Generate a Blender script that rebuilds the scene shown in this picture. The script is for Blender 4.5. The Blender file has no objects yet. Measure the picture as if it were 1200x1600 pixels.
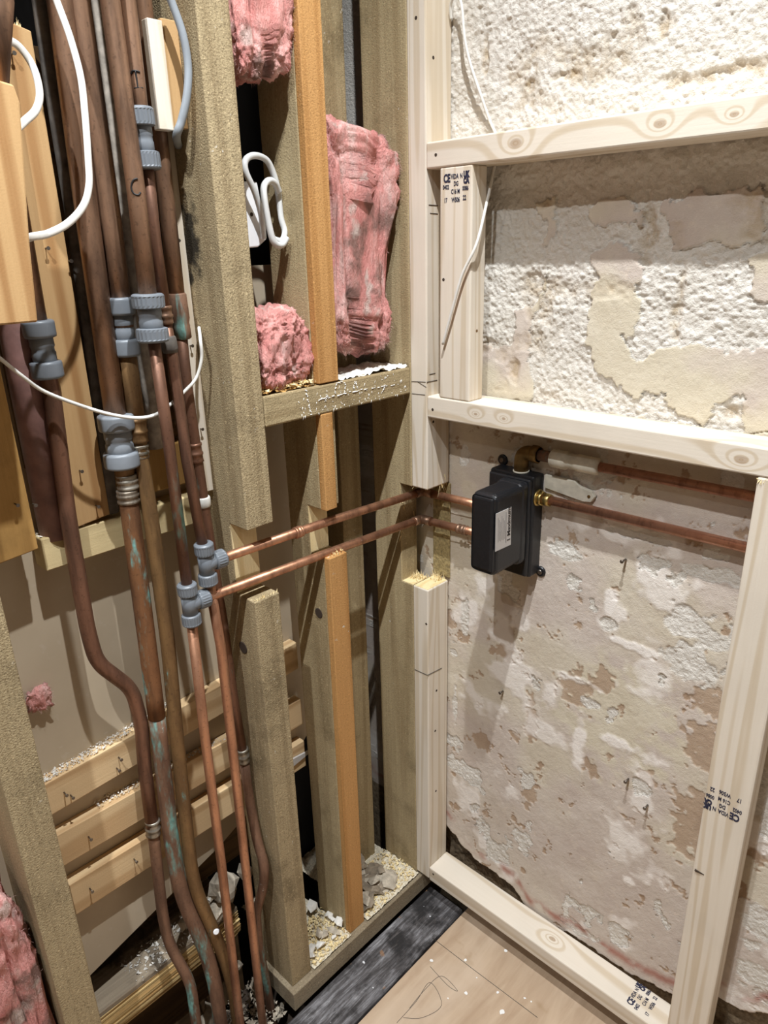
import bpy, bmesh, math, random
import numpy as np
from mathutils import Vector, Matrix, noise as mnoise

# ---------------------------------------------------------------- camera, world, light, exposure
scene = bpy.context.scene
cam_data = bpy.data.cameras.new('camera')
cam = bpy.data.objects.new('camera', cam_data)
scene.collection.objects.link(cam)
cam.location = (0.8466, -0.9513, 1.4254)
cam.rotation_euler = (1.21385, 0.02513, 0.76004)
cam_data.sensor_fit = 'VERTICAL'
cam_data.sensor_height = 24.0
cam_data.lens = 1117.457 / 1600 * 24.0
cam_data.clip_start = 0.01
scene.camera = cam

world = bpy.data.worlds.new('world')
scene.world = world
world.use_nodes = True
world.node_tree.nodes['Background'].inputs[0].default_value = (0.9, 0.92, 1.0, 1)
world.node_tree.nodes['Background'].inputs[1].default_value = 0.02

vs = scene.view_settings
vs.view_transform = 'Standard'
vs.look = 'None'
vs.gamma = 1.0
vs.use_curve_mapping = False
vs.exposure = -0.05

CEIL = 2.64
LIGHTS = [(0.55, -0.51, 1.45), (0.54, -1.17, 1.30), (0.55, -1.85, 0.6)]   # ceiling downlights: x, y, share; third is an unseen lamp added for fill
POWER = 108.0
for lx, ly, share in LIGHTS:
    ld = bpy.data.lights.new('downlight_lamp', 'SPOT')
    ld.energy = POWER * share
    ld.color = (0.93, 0.97, 1.0)
    ld.shadow_soft_size = 0.014
    ld.spot_size = math.radians(122)
    ld.spot_blend = 1.0
    lo = bpy.data.objects.new('downlight_lamp', ld)
    lo.location = (lx, ly, CEIL - 0.02)
    scene.collection.objects.link(lo)

# ---------------------------------------------------------------- helpers
col = scene.collection
rnd = random.Random(7)
WLOC = {}

def finish(name, me, mat, parent=None, label=None, cat=None, group=None, kind=None, smooth=False):
    """link a mesh given in world coordinates; origin goes to the base centre"""
    n = len(me.vertices)
    co = np.empty(n * 3, dtype=np.float32)
    me.vertices.foreach_get('co', co)
    co = co.reshape(-1, 3)
    lo, hi = co.min(0), co.max(0)
    base = np.array([(lo[0] + hi[0]) / 2, (lo[1] + hi[1]) / 2, lo[2]], dtype=np.float32)
    me.vertices.foreach_set('co', (co - base).ravel())
    me.update()
    if smooth:
        me.polygons.foreach_set('use_smooth', [True] * len(me.polygons))
    if mat is not None:
        me.materials.append(mat)
    o = bpy.data.objects.new(name, me)
    col.objects.link(o)
    b = Vector([float(v) for v in base])
    WLOC[o.name] = b
    if parent is not None:
        o.parent = parent
        o.location = b - WLOC[parent.name]
    else:
        o.location = b
    tag(o, label, cat, group, kind)
    return o

def tag(o, label=None, cat=None, group=None, kind=None):
    if label: o['label'] = label
    if cat: o['category'] = cat
    if group: o['group'] = group
    if kind: o['kind'] = kind
    return o

def thing(name, loc, label, cat, group=None):
    o = bpy.data.objects.new(name, None)
    o.empty_display_size = 0.03
    col.objects.link(o)
    o.location = loc
    WLOC[o.name] = Vector(loc)
    return tag(o, label, cat, group)

def bm_finish(name, bm, mat, parent=None, **kw):
    me = bpy.data.meshes.new(name)
    bm.normal_update()
    bm.to_mesh(me)
    bm.free()
    return finish(name, me, mat, parent, **kw)

def py_finish(name, verts, faces, mat, parent=None, **kw):
    me = bpy.data.meshes.new(name)
    me.from_pydata([tuple(v) for v in verts], [], [tuple(f) for f in faces])
    me.validate()
    return finish(name, me, mat, parent, **kw)

def add_box(bm, x0, x1, y0, y1, z0, z1, bev=0.0, seg=2, M=None):
    vs_ = [bm.verts.new((x, y, z)) for z in (z0, z1) for y in (y0, y1) for x in (x0, x1)]
    idx = [(0, 2, 3, 1), (4, 5, 7, 6), (0, 1, 5, 4), (2, 6, 7, 3), (0, 4, 6, 2), (1, 3, 7, 5)]
    fs = [bm.faces.new([vs_[i] for i in f]) for f in idx]
    if M is not None:
        for v in vs_: v.co = M @ v.co
    if bev > 0:
        es = list({e for f in fs for e in f.edges})
        bmesh.ops.bevel(bm, geom=es, offset=bev, segments=seg, affect='EDGES', profile=0.5)

def box(name, x0, x1, y0, y1, z0, z1, mat, parent=None, bev=0.0015, seg=2, M=None, **kw):
    bm = bmesh.new()
    add_box(bm, x0, x1, y0, y1, z0, z1, bev, seg, M)
    return bm_finish(name, bm, mat, parent, **kw)

def prism(name, poly, axis, a0, a1, mat, parent=None, bev=0.0, wobble=0.0, **kw):
    """extrude a closed 2-D outline along an axis; outline is (u, v) in the other two axes in xyz order"""
    bm = bmesh.new()
    def P(u, v, a):
        return {'x': (a, u, v), 'y': (u, a, v), 'z': (u, v, a)}[axis]
    A = [bm.verts.new(P(u, v, a0)) for u, v in poly]
    B = [bm.verts.new(P(u, v, a1)) for u, v in poly]
    n = len(poly)
    fa = bm.faces.new(A); fb = bm.faces.new(list(reversed(B)))
    for i in range(n):
        bm.faces.new((A[i], B[i], B[(i + 1) % n], A[(i + 1) % n]))
    bmesh.ops.recalc_face_normals(bm, faces=bm.faces)
    if bev > 0:
        bmesh.ops.bevel(bm, geom=list(bm.edges), offset=bev, segments=2, affect='EDGES', profile=0.5)
    return bm_finish(name, bm, mat, parent, **kw)

def fillet(pts, rad, n=7):
    pts = [Vector(p) for p in pts]
    if rad <= 0 or len(pts) < 3: return pts
    out = [pts[0]]
    for i in range(1, len(pts) - 1):
        a, b, c = pts[i - 1], pts[i], pts[i + 1]
        d1, d2 = a - b, c - b
        r = min(rad, d1.length * 0.49, d2.length * 0.49)
        p1, p2 = b + d1.normalized() * r, b + d2.normalized() * r
        for k in range(n + 1):
            t = k / n
            out.append(p1 * (1 - t) ** 2 + b * 2 * t * (1 - t) + p2 * t * t)
    out.append(pts[-1])
    return out

def smooth_path(pts, n=6):
    pts = [Vector(p) for p in pts]
    out = []
    for i in range(len(pts) - 1):
        p0 = pts[max(i - 1, 0)]; p1 = pts[i]; p2 = pts[i + 1]; p3 = pts[min(i + 2, len(pts) - 1)]
        for k in range(n):
            t = k / n
            out.append(0.5 * ((2 * p1) + (p2 - p0) * t + (2 * p0 - 5 * p1 + 4 * p2 - p3) * t * t + (3 * p1 - p0 - 3 * p2 + p3) * t ** 3))
    out.append(pts[-1])
    return out

def add_tube(bm, pts, r, seg=16, flat=1.0, flatdir=None, caps=True):
    pts = [Vector(p) for p in pts]
    rs = r if isinstance(r, (list, tuple)) else [r] * len(pts)
    t0 = (pts[1] - pts[0]).normalized()
    ref = Vector(flatdir) if flatdir is not None else (Vector((0, 0, 1)) if abs(t0.z) < 0.9 else Vector((1, 0, 0)))
    nrm = (ref - t0 * ref.dot(t0)).normalized()
    rings = []
    for i, p in enumerate(pts):
        if i == 0: t = pts[1] - pts[0]
        elif i == len(pts) - 1: t = pts[-1] - pts[-2]
        else: t = (pts[i + 1] - pts[i]).normalized() + (pts[i] - pts[i - 1]).normalized()
        t.normalize()
        if flatdir is not None: nrm = ref
        nrm = (nrm - t * nrm.dot(t)).normalized()
        bi = t.cross(nrm)
        rings.append([bm.verts.new(p + (nrm * math.cos(2 * math.pi * k / seg) * flat + bi * math.sin(2 * math.pi * k / seg)) * rs[i]) for k in range(seg)])
    for i in range(len(rings) - 1):
        a, b = rings[i], rings[i + 1]
        for k in range(seg):
            f = bm.faces.new((a[k], a[(k + 1) % seg], b[(k + 1) % seg], b[k])); f.smooth = True
    if caps:
        bm.faces.new(list(reversed(rings[0]))); bm.faces.new(rings[-1])

def tube(name, pts, r, mat, parent=None, seg=16, flat=1.0, flatdir=None, **kw):
    bm = bmesh.new()
    add_tube(bm, pts, r, seg, flat, flatdir)
    return bm_finish(name, bm, mat, parent, **kw)

def add_lathe(bm, p0, direction, prof, seg=28, rib=None):
    """prof: list of (distance along axis, radius); rib=(d0,d1,depth) adds knurling"""
    d = Vector(direction).normalized(); p0 = Vector(p0)
    ref = Vector((0, 0, 1)) if abs(d.z) < 0.9 else Vector((1, 0, 0))
    n = (ref - d * ref.dot(d)).normalized(); b = d.cross(n)
    rings = []
    for s, r in prof:
        ring = []
        for k in range(seg):
            rr = r
            if rib and rib[0] <= s <= rib[1] and k % 2: rr = r - rib[2]
            a = 2 * math.pi * k / seg
            ring.append(bm.verts.new(p0 + d * s + (n * math.cos(a) + b * math.sin(a)) * max(rr, 1e-5)))
        rings.append(ring)
    for i in range(len(rings) - 1):
        A, B = rings[i], rings[i + 1]
        for k in range(seg):
            f = bm.faces.new((A[k], A[(k + 1) % seg], B[(k + 1) % seg], B[k]))
            f.smooth = not rib
    bm.faces.new(list(reversed(rings[0]))); bm.faces.new(rings[-1])

def lathe(name, p0, d, prof, mat, parent=None, seg=28, rib=None, **kw):
    bm = bmesh.new()
    add_lathe(bm, p0, d, prof, seg, rib)
    return bm_finish(name, bm, mat, parent, **kw)

def text_geo(bm, s, O, R_, U_, size, bold=0.0, align='LEFT', depth=0.00015, sx=1.0):
    """flat lettering: O origin, R_ reading direction, U_ up direction"""
    cu = bpy.data.curves.new('lettering', 'FONT')
    cu.body = s; cu.size = size; cu.offset = bold; cu.align_x = align; cu.resolution_u = 3
    cu.extrude = depth
    ob = bpy.data.objects.new('lettering', cu)
    col.objects.link(ob)
    bpy.context.view_layer.update()
    me = bpy.data.meshes.new_from_object(ob.evaluated_get(bpy.context.evaluated_depsgraph_get()))
    R_, U_, O = Vector(R_).normalized(), Vector(U_).normalized(), Vector(O)
    N_ = R_.cross(U_)
    vv = [bm.verts.new(O + R_ * v.co.x * sx + U_ * v.co.y + N_ * v.co.z) for v in me.vertices]
    for p in me.polygons:
        try: bm.faces.new([vv[i] for i in p.vertices])
        except ValueError: pass
    bpy.data.objects.remove(ob); bpy.data.curves.remove(cu); bpy.data.meshes.remove(me)

# value noise on numpy arrays -------------------------------------------------
def vnoise(x, y, seed=0):
    xi = np.floor(x).astype(np.int64); yi = np.floor(y).astype(np.int64)
    xf = x - xi; yf = y - yi
    u = xf * xf * xf * (xf * (xf * 6 - 15) + 10); v = yf * yf * yf * (yf * (yf * 6 - 15) + 10)
    def h(a, b):
        n = (a * 374761393 + b * 668265263 + seed * 982451653) & 0xffffffff
        n = ((n ^ (n >> 13)) * 1274126177) & 0xffffffff
        n = (n ^ (n >> 16)) & 0xffffffff
        return n / 4294967295.0
    return (h(xi, yi) * (1 - u) + h(xi + 1, yi) * u) * (1 - v) + (h(xi, yi + 1) * (1 - u) + h(xi + 1, yi + 1) * u) * v

def fbm(x, y, f, octv=4, seed=0, gain=0.5):
    s = 0; a = 1; t = 0
    for o in range(octv):
        s = s + a * vnoise(x * f + 17.3 * o, y * f - 9.1 * o, seed + o); t += a
        a *= gain; f *= 2.03
    return s / t

# ---------------------------------------------------------------- materials
def srgb(r, g, b):
    f = lambda c: ((c / 255) / 12.92) if c / 255 <= 0.04045 else (((c / 255) + 0.055) / 1.055) ** 2.4
    return (f(r), f(g), f(b), 1)

class Nodes:
    def __init__(s, name):
        s.m = bpy.data.materials.new(name); s.m.use_nodes = True
        s.t = s.m.node_tree; s.n = s.t.nodes; s.l = s.t.links
        s.b = s.n['Principled BSDF']
    def new(s, typ, **kw):
        n = s.n.new(typ)
        for k, v in kw.items(): setattr(n, k, v)
        return n
    def setin(s, node, **kw):
        for k, v in kw.items():
            sk = node.inputs[k] if not k.startswith('i') or not k[1:].isdigit() else node.inputs[int(k[1:])]
            if hasattr(v, 'links') or hasattr(v, 'is_linked'): s.l.new(v, sk)
            else: sk.default_value = v
        return node
    def coord(s, scale=(1, 1, 1), rand=True):
        tc = s.new('ShaderNodeTexCoord')
        mp = s.new('ShaderNodeMapping')
        mp.inputs['Scale'].default_value = scale
        s.l.new(tc.outputs['Object'], mp.inputs['Vector'])
        if rand:
            oi = s.new('ShaderNodeObjectInfo')
            mu = s.new('ShaderNodeMath', operation='MULTIPLY'); mu.inputs[1].default_value = 37.0
            s.l.new(oi.outputs['Random'], mu.inputs[0])
            cx = s.new('ShaderNodeCombineXYZ')
            for i in range(3): s.l.new(mu.outputs[0], cx.inputs[i])
            s.l.new(cx.outputs[0], mp.inputs['Location'])
        return mp.outputs[0]
    def noise(s, vec, scale, detail=4, rough=0.55, dist=0.0):
        n = s.new('ShaderNodeTexNoise')
        n.inputs['Scale'].default_value = scale; n.inputs['Detail'].default_value = detail
        n.inputs['Roughness'].default_value = rough; n.inputs['Distortion'].default_value = dist
        if vec is not None: s.l.new(vec, n.inputs['Vector'])
        return n.outputs['Fac']
    def ramp(s, fac, stops):
        r = s.new('ShaderNodeValToRGB')
        e = r.color_ramp.elements
        while len(e) < len(stops): e.new(0.5)
        for i, (p, c) in enumerate(stops):
            e[i].position = p; e[i].color = c if len(c) == 4 else (*c, 1)
        s.l.new(fac, r.inputs[0])
        return r.outputs[0]
    def mix(s, fac, a, b, blend='MIX'):
        m = s.new('ShaderNodeMix', data_type='RGBA', blend_type=blend)
        for sk, v in ((m.inputs[0], fac), (m.inputs[6], a), (m.inputs[7], b)):
            if hasattr(v, 'is_linked'): s.l.new(v, sk)
            else: sk.default_value = v
        return m.outputs[2]
    def math(s, op, a, b=0.5, clamp=False):
        m = s.new('ShaderNodeMath', operation=op); m.use_clamp = clamp
        for sk, v in ((m.inputs[0], a), (m.inputs[1], b)):
            if hasattr(v, 'is_linked'): s.l.new(v, sk)
            else: sk.default_value = v
        return m.outputs[0]
    def smooth(s, v, lo, hi):
        m = s.new('ShaderNodeMapRange', interpolation_type='SMOOTHSTEP')
        s.l.new(v, m.inputs[0]); m.inputs[1].default_value = lo; m.inputs[2].default_value = hi
        return m.outputs[0]
    def bump(s, h, strength=0.3, dist=0.002):
        b = s.new('ShaderNodeBump'); b.inputs['Strength'].default_value = strength; b.inputs['Distance'].default_value = dist
        s.l.new(h, b.inputs['Height']); s.l.new(b.outputs[0], s.b.inputs['Normal'])
    def attr(s, name):
        a = s.new('ShaderNodeAttribute'); a.attribute_name = name
        return a.outputs['Fac']
    def out(s, color=None, rough=0.6, metal=0.0, spec=None):
        for k, v in (('Base Color', color), ('Roughness', rough), ('Metallic', metal), ('Specular IOR Level', spec)):
            if v is None: continue
            if hasattr(v, 'is_linked'): s.l.new(v, s.b.inputs[k])
            else: s.b.inputs[k].default_value = v
        return s.m

def plain(name, c, rough=0.5, metal=0.0, bump=0.0, var=0.12, sc=60):
    N = Nodes(name)
    v = N.coord()
    n = N.noise(v, sc, 5)
    dk = tuple(x * (1 - var) for x in c[:3]) + (1,); lt = tuple(min(1, x * (1 + var)) for x in c[:3]) + (1,)
    cc = N.ramp(n, [(0.3, dk), (0.7, lt)])
    if bump: N.bump(n, bump, 0.002)
    return N.out(cc, rough, metal)

def wood(name, axis, base, dark, line=0.45, fuzz=0.3, stain=None, knots=(), rough=0.65, lines=10.0, bump=0.25, saw=0.0, spots=(), cath=9.0):
    """softwood: contour lines of a stretched noise give the cathedral grain, which runs along the local axis"""
    N = Nodes(name)
    st = {'x': (0.035, 1, 1), 'y': (1, 0.035, 1), 'z': (1, 1, 0.035)}[axis]
    v = N.coord(st)
    raw = N.coord((1, 1, 1))
    field = N.noise(v, cath, 1.5, 0.4)
    fine = N.noise(v, 260, 3, 0.6)
    big = N.noise(raw, 7, 3)
    tcn = N.new('ShaderNodeTexCoord')
    def dist_to(pos, stretch):
        d = N.new('ShaderNodeVectorMath', operation='SUBTRACT'); N.l.new(tcn.outputs['Object'], d.inputs[0]); d.inputs[1].default_value = pos
        sc_ = N.new('ShaderNodeVectorMath', operation='MULTIPLY'); N.l.new(d.outputs[0], sc_.inputs[0])
        sc_.inputs[1].default_value = {'x': (stretch, 1, 1), 'y': (1, stretch, 1), 'z': (1, 1, stretch)}[axis]
        ln = N.new('ShaderNodeVectorMath', operation='LENGTH'); N.l.new(sc_.outputs[0], ln.inputs[0])
        return ln.outputs['Value']
    cores = []
    for pos, r in knots:
        dist = dist_to(pos, 0.6)
        bumpk = N.math('POWER', 2.718, N.math('MULTIPLY', dist, -1.0 / (r * 1.6)))
        field = N.math('ADD', field, N.math('MULTIPLY', bumpk, 0.40))
        cores.append(N.math('SUBTRACT', 1.0, N.smooth(N.math('ADD', dist, N.math('MULTIPLY', N.math('SUBTRACT', fine, 0.5), 0.003)), r * 0.5, r * 0.9)))
    wav = N.math('SINE', N.math('MULTIPLY', field, lines * 6.283), 0)
    lf = N.math('MULTIPLY', N.smooth(wav, 0.0, 1.0), N.math('ADD', 0.45, big))
    g = N.math('ADD', N.math('MULTIPLY', lf, line), N.math('MULTIPLY', fine, fuzz))
    c = N.ramp(g, [(0.08, base), (0.75, dark)])
    c = N.mix(N.math('MULTIPLY', N.smooth(big, 0.4, 0.75), 0.3), c, tuple(x * 0.78 for x in base[:3]) + (1,))
    if stain is not None:
        sc, amt, lo, hi, scale = stain
        sn = N.noise(raw, scale, 6, 0.65)
        c = N.mix(N.math('MULTIPLY', N.smooth(sn, lo, hi), amt), c, sc)
    if saw > 0:
        fl = N.noise(raw, 330, 3, 0.7)
        c = N.mix(N.math('MULTIPLY', N.smooth(fl, 0.52, 0.66), 0.5 * saw), c, tuple(x * 0.45 for x in dark[:3]) + (1,))
        c = N.mix(N.math('MULTIPLY', N.smooth(N.noise(raw, 240, 2), 0.60, 0.72), 0.55 * saw), c, tuple(min(1, x * 1.45) for x in base[:3]) + (1,))
        pf = N.math('MULTIPLY', N.smooth(N.noise(raw, 85, 2), 0.70, 0.74), N.smooth(N.noise(raw, 11, 2), 0.5, 0.65))
        c = N.mix(N.math('MULTIPLY', pf, 0.8), c, srgb(214, 208, 196))
    for core in cores:
        c = N.mix(N.math('MULTIPLY', core, 0.6), c, srgb(150, 118, 84))
    for pos, r, sc, amt in spots:
        dist = N.math('ADD', dist_to(pos, 0.45), N.math('MULTIPLY', N.math('SUBTRACT', N.noise(raw, 60, 4), 0.5), r * 1.5))
        c = N.mix(N.math('MULTIPLY', N.math('SUBTRACT', 1.0, N.smooth(dist, r * 0.3, r)), amt), c, sc)
    N.bump(N.math('ADD', fine, N.math('MULTIPLY', N.noise(raw, 420, 2), 0.6 + saw)), bump, 0.0012)
    return N.out(c, rough, spec=0.25)

PINE_L, PINE_D = srgb(224, 213, 197), srgb(199, 180, 152)
KN = {}
M = {}
for ax in 'xyz':
    M['pine_' + ax] = wood('fresh_pine_' + ax, ax, PINE_L, PINE_D, line=0.45, fuzz=0.25, bump=0.15, cath=24.0, lines=8.0)
    M['treated_' + ax] = wood('treated_timber_' + ax, ax, srgb(182, 164, 128), srgb(134, 113, 80), line=0.25, fuzz=0.5,
                              stain=(srgb(106, 91, 64), 0.6, 0.5, 0.75, 9), rough=0.85, lines=5, bump=0.5, saw=0.7)
M['treated_dirty_z'] = wood('dirty_treated_timber', 'z', srgb(176, 158, 124), srgb(122, 103, 74), line=0.2, fuzz=0.55,
                            stain=(srgb(84, 70, 48), 0.65, 0.5, 0.72, 7), rough=0.9, lines=5, bump=0.6, saw=1.0)
M['orange_z'] = wood('orange_stained_strip', 'z', srgb(198, 150, 94), srgb(160, 112, 60), line=0.3, fuzz=0.4, rough=0.7, lines=9, bump=0.45, saw=0.7)
M['fresh_cut'] = wood('fresh_cut_wood', 'z', srgb(240, 222, 176), srgb(214, 184, 124), line=0.3, fuzz=0.5, rough=0.8, bump=0.6)
M['old_pine_z'] = wood('warm_pine_board', 'z', srgb(192, 156, 110), srgb(158, 117, 74), line=0.6, fuzz=0.3, rough=0.6, lines=7, bump=0.2)
M['brown_plank_z'] = wood('brown_plank', 'z', srgb(182, 142, 84), srgb(132, 96, 50), line=0.4, fuzz=0.3, stain=(srgb(90, 66, 36), 0.6, 0.5, 0.75, 8), rough=0.7)
M['batten_y'] = wood('batten_softwood', 'y', srgb(226, 196, 152), srgb(188, 150, 106), line=0.45, fuzz=0.25, rough=0.7)
M['noggin_y'] = wood('yellow_treated_noggin', 'y', srgb(204, 184, 140), srgb(162, 138, 94), line=0.35, fuzz=0.35, stain=(srgb(124, 104, 62), 0.5, 0.5, 0.75, 9), rough=0.8)
def soot():
    N = Nodes('sooty_floorboard')
    v = N.coord((1, 0.10, 1), rand=False); raw = N.coord(rand=False)
    g = N.noise(v, 95, 6, 0.72, 0.4); p = N.noise(raw, 13, 5, 0.65)
    c = N.ramp(g, [(0.30, srgb(30, 27, 27)), (0.48, srgb(84, 80, 80)), (0.62, srgb(132, 130, 132)), (0.75, srgb(196, 194, 194))])
    c = N.mix(N.smooth(p, 0.44, 0.62), c, N.mix(N.smooth(g, 0.5, 0.7), srgb(36, 33, 33), srgb(96, 90, 88)))
    c = N.mix(N.math('MULTIPLY', N.smooth(N.noise(raw, 30, 3), 0.68, 0.74), 0.7), c, srgb(150, 112, 80))
    c = N.mix(N.smooth(N.noise(raw, 55, 2), 0.74, 0.77), c, srgb(220, 220, 222))
    N.bump(g, 0.9, 0.003)
    return N.out(c, 0.75)
M['soot'] = soot()
M['treated_dirty_y'] = wood('grey_brown_sole_timber', 'y', srgb(160, 146, 122), srgb(116, 100, 78), line=0.2, fuzz=0.5, stain=(srgb(92, 78, 58), 0.6, 0.45, 0.7, 8), rough=0.9, lines=5, bump=0.6, saw=0.9)
M['ledge'] = wood('split_old_plank', 'y', srgb(176, 160, 138), srgb(96, 82, 66), line=0.5, fuzz=0.55, stain=(srgb(52, 42, 34), 0.8, 0.48, 0.68, 10), rough=0.85, lines=9, bump=0.9)
M['splint'] = wood('splintered_edge', 'y', srgb(226, 198, 142), srgb(150, 116, 70), line=0.8, fuzz=0.4, rough=0.8, lines=14, bump=0.8)
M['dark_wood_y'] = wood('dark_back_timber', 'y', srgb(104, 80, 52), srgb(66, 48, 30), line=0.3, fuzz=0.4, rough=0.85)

def ply():
    N = Nodes('plywood_floor_sheet')
    v = N.coord((1, 0.12, 1), rand=False); raw = N.coord(rand=False)
    g = N.noise(v, 34, 5, 0.6, 0.6)
    c = N.ramp(g, [(0.3, srgb(196, 172, 146)), (0.7, srgb(172, 146, 120))])
    b = N.noise(raw, 6, 4)
    c = N.mix(N.math('MULTIPLY', N.smooth(b, 0.45, 0.7), 0.5), c, srgb(206, 186, 164))
    st = N.noise(raw, 14, 3)
    c = N.mix(N.math('MULTIPLY', N.smooth(st, 0.62, 0.75), 0.55), c, srgb(152, 124, 88))
    N.bump(N.noise(v, 140, 3), 0.15, 0.001)
    return N.out(c, 0.7, spec=0.3)
M['ply'] = ply()

def copper(name, base, dull, dullamt=0.5, verd=0.0, rough=(0.3, 0.6), metal=0.9, white=0.0, vscale=9):
    N = Nodes(name)
    v = N.coord((1, 1, 0.35)); raw = N.coord()
    n1 = N.noise(v, 26, 6, 0.65)
    c = N.mix(N.math('MULTIPLY', N.smooth(n1, 0.35, 0.68), dullamt), base, dull)
    lg_ = N.noise(N.coord((1, 1, 0.12)), 60, 4, 0.6)
    c = N.mix(N.math('MULTIPLY', N.smooth(lg_, 0.48, 0.7), 0.55), c, tuple(x * 0.55 for x in dull[:3]) + (1,))
    c = N.mix(N.math('MULTIPLY', N.smooth(lg_, 0.45, 0.28), 0.35), c, tuple(min(1, x * 1.25) for x in base[:3]) + (1,))
    sp = N.noise(raw, 190, 3)
    c = N.mix(N.math('MULTIPLY', N.smooth(sp, 0.58, 0.7), 0.35), c, tuple(x * 0.45 for x in dull[:3]) + (1,))
    mt = metal
    r = N.math('ADD', N.math('MULTIPLY', n1, rough[1] - rough[0]), rough[0])
    if verd > 0:
        vn = N.noise(N.coord((1, 1, 0.25)), vscale * 3, 5, 0.7)
        f = N.smooth(vn, 0.66 - verd * 0.16, 0.74 - verd * 0.12)
        tint = N.mix(N.noise(raw, 120, 4), srgb(38, 60, 56), srgb(140, 196, 186))
        c = N.mix(f, c, tint)
        mt = N.math('MULTIPLY', N.math('SUBTRACT', 1.0, f), metal)
        r = N.math('MAXIMUM', r, f)
    if white > 0:
        wn = N.smooth(N.noise(raw, 30, 5, 0.7), 0.72 - 0.1 * white, 0.78 - 0.1 * white)
        c = N.mix(wn, c, srgb(190, 182, 172))
        mt = N.math('MULTIPLY', mt, N.math('SUBTRACT', 1.0, wn))
    N.bump(n1, 0.05, 0.001)
    return N.out(c, r, mt)
M['cu_new'] = copper('bright_copper', srgb(214, 158, 130), srgb(184, 126, 100), 0.5, rough=(0.26, 0.42), metal=0.8)
M['cu_mid'] = copper('handled_copper', srgb(204, 152, 120), srgb(146, 102, 78), 0.8, rough=(0.3, 0.6), metal=0.8, white=0.2)
M['cu_old'] = copper('aged_copper', srgb(156, 121, 96), srgb(100, 77, 63), 0.85, rough=(0.3, 0.52), metal=0.6, white=0.1)
M['cu_red'] = copper('red_brown_copper', srgb(136, 98, 78), srgb(94, 68, 55), 0.7, rough=(0.32, 0.6), metal=0.6, verd=0.25, vscale=4)
M['cu_gold'] = copper('golden_brown_copper', srgb(140, 108, 70), srgb(98, 72, 46), 0.7, rough=(0.4, 0.7), metal=0.45, verd=0.1)
M['cu_verd'] = copper('verdigris_copper', srgb(140, 98, 66), srgb(82, 58, 44), 0.8, rough=(0.45, 0.75), metal=0.5, verd=0.95)
M['cu_dull'] = copper('dull_brown_copper', srgb(138, 104, 82), srgb(94, 68, 54), 0.7, rough=(0.5, 0.8), metal=0.4, verd=0.6, white=0.6, vscale=5)
M['solder'] = copper('solder_joint', srgb(170, 164, 152), srgb(110, 88, 66), 0.6, rough=(0.35, 0.6), metal=0.8, verd=0.3)
M['brass'] = copper('brass_fitting', srgb(206, 182, 118), srgb(150, 122, 66), 0.4, rough=(0.25, 0.5), metal=1.0)
M['brass_dark'] = copper('dark_brass_elbow', srgb(140, 110, 62), srgb(92, 70, 40), 0.6, rough=(0.4, 0.7), metal=0.8)
M['grey_plastic'] = plain('grey_plastic', srgb(110, 115, 121), 0.42, var=0.06)
M['grey_plastic2'] = plain('pale_grey_plastic', srgb(124, 129, 135), 0.42, var=0.06)
M['lead'] = plain('dark_lead_pipe', srgb(92, 86, 80), 0.75, 0.1, bump=0.6, var=0.55, sc=45)
M['limed'] = plain('whitewashed_pipe', srgb(166, 156, 144), 0.85, 0.0, bump=0.6, var=0.4, sc=60)
M['maroon'] = plain('maroon_painted_pipe', srgb(132, 98, 92), 0.6, 0.0, bump=0.3, var=0.3, sc=38)
M['cable_white'] = plain('white_cable_sheath', srgb(226, 223, 216), 0.45, var=0.05)
M['cable_grey'] = plain('grey_cable_sheath', srgb(142, 148, 154), 0.5, var=0.05)
M['cable_pale'] = plain('pale_grey_cable_sheath', srgb(206, 206, 204), 0.45, var=0.05)
M['black_plastic'] = plain('black_plastic', srgb(24, 25, 28), 0.38, bump=0.08, var=0.25, sc=220)
M['ink'] = plain('stamp_ink', srgb(40, 40, 62), 0.8, var=0.3, sc=300)
M['ink_black'] = plain('black_marker', srgb(22, 20, 20), 0.6)
M['pencil'] = plain('pencil_line', srgb(70, 66, 62), 0.8)
M['label'] = plain('silver_label', srgb(206, 202, 198), 0.4, var=0.03)
M['label_ink'] = plain('label_print', srgb(48, 46, 46), 0.6)
M['white_plastic'] = plain('white_plastic', srgb(238, 238, 240), 0.35, var=0.03)
M['cream_plastic'] = plain('off_white_plastic_coupling', srgb(206, 200, 184), 0.55, bump=0.4, var=0.2, sc=50)
M['tape'] = plain('white_tape', srgb(232, 230, 224), 0.6)
M['steel'] = plain('steel_nail', srgb(120, 112, 104), 0.4, 0.9)
M['screw_dark'] = plain('dark_screw_hole', srgb(58, 44, 32), 0.9)
M['membrane'] = plain('slate_blue_membrane', srgb(15, 18, 25), 0.75, bump=0.2, var=0.2, sc=12)
M['void'] = plain('dark_void_lining', srgb(26, 24, 24), 0.9, var=0.3)
M['dirt'] = plain('subfloor_dirt', srgb(72, 60, 50), 0.95, bump=1.0, var=0.5, sc=40)
M['rubble'] = plain('mortar_rubble', srgb(176, 164, 146), 0.95, bump=0.9, var=0.35, sc=70)
M['rubble_white'] = plain('white_plaster_crumbs', srgb(224, 219, 210), 0.95, bump=0.8, var=0.15, sc=80)
M['rubble_grey'] = plain('grey_brown_rubble', srgb(138, 124, 106), 0.95, bump=0.9, var=0.35, sc=60)
M['sawdust'] = plain('sawdust', srgb(214, 203, 180), 1.0, bump=1.0, var=0.3, sc=260)
M['paint_white'] = plain('white_paint', srgb(236, 234, 230), 0.8, var=0.02)
M['ceiling'] = plain('grey_plasterboard', srgb(158, 152, 146), 0.9, var=0.05)
M['paint_wall'] = plain('plastered_wall', srgb(150, 141, 130), 0.85, var=0.06, sc=8)
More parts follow.
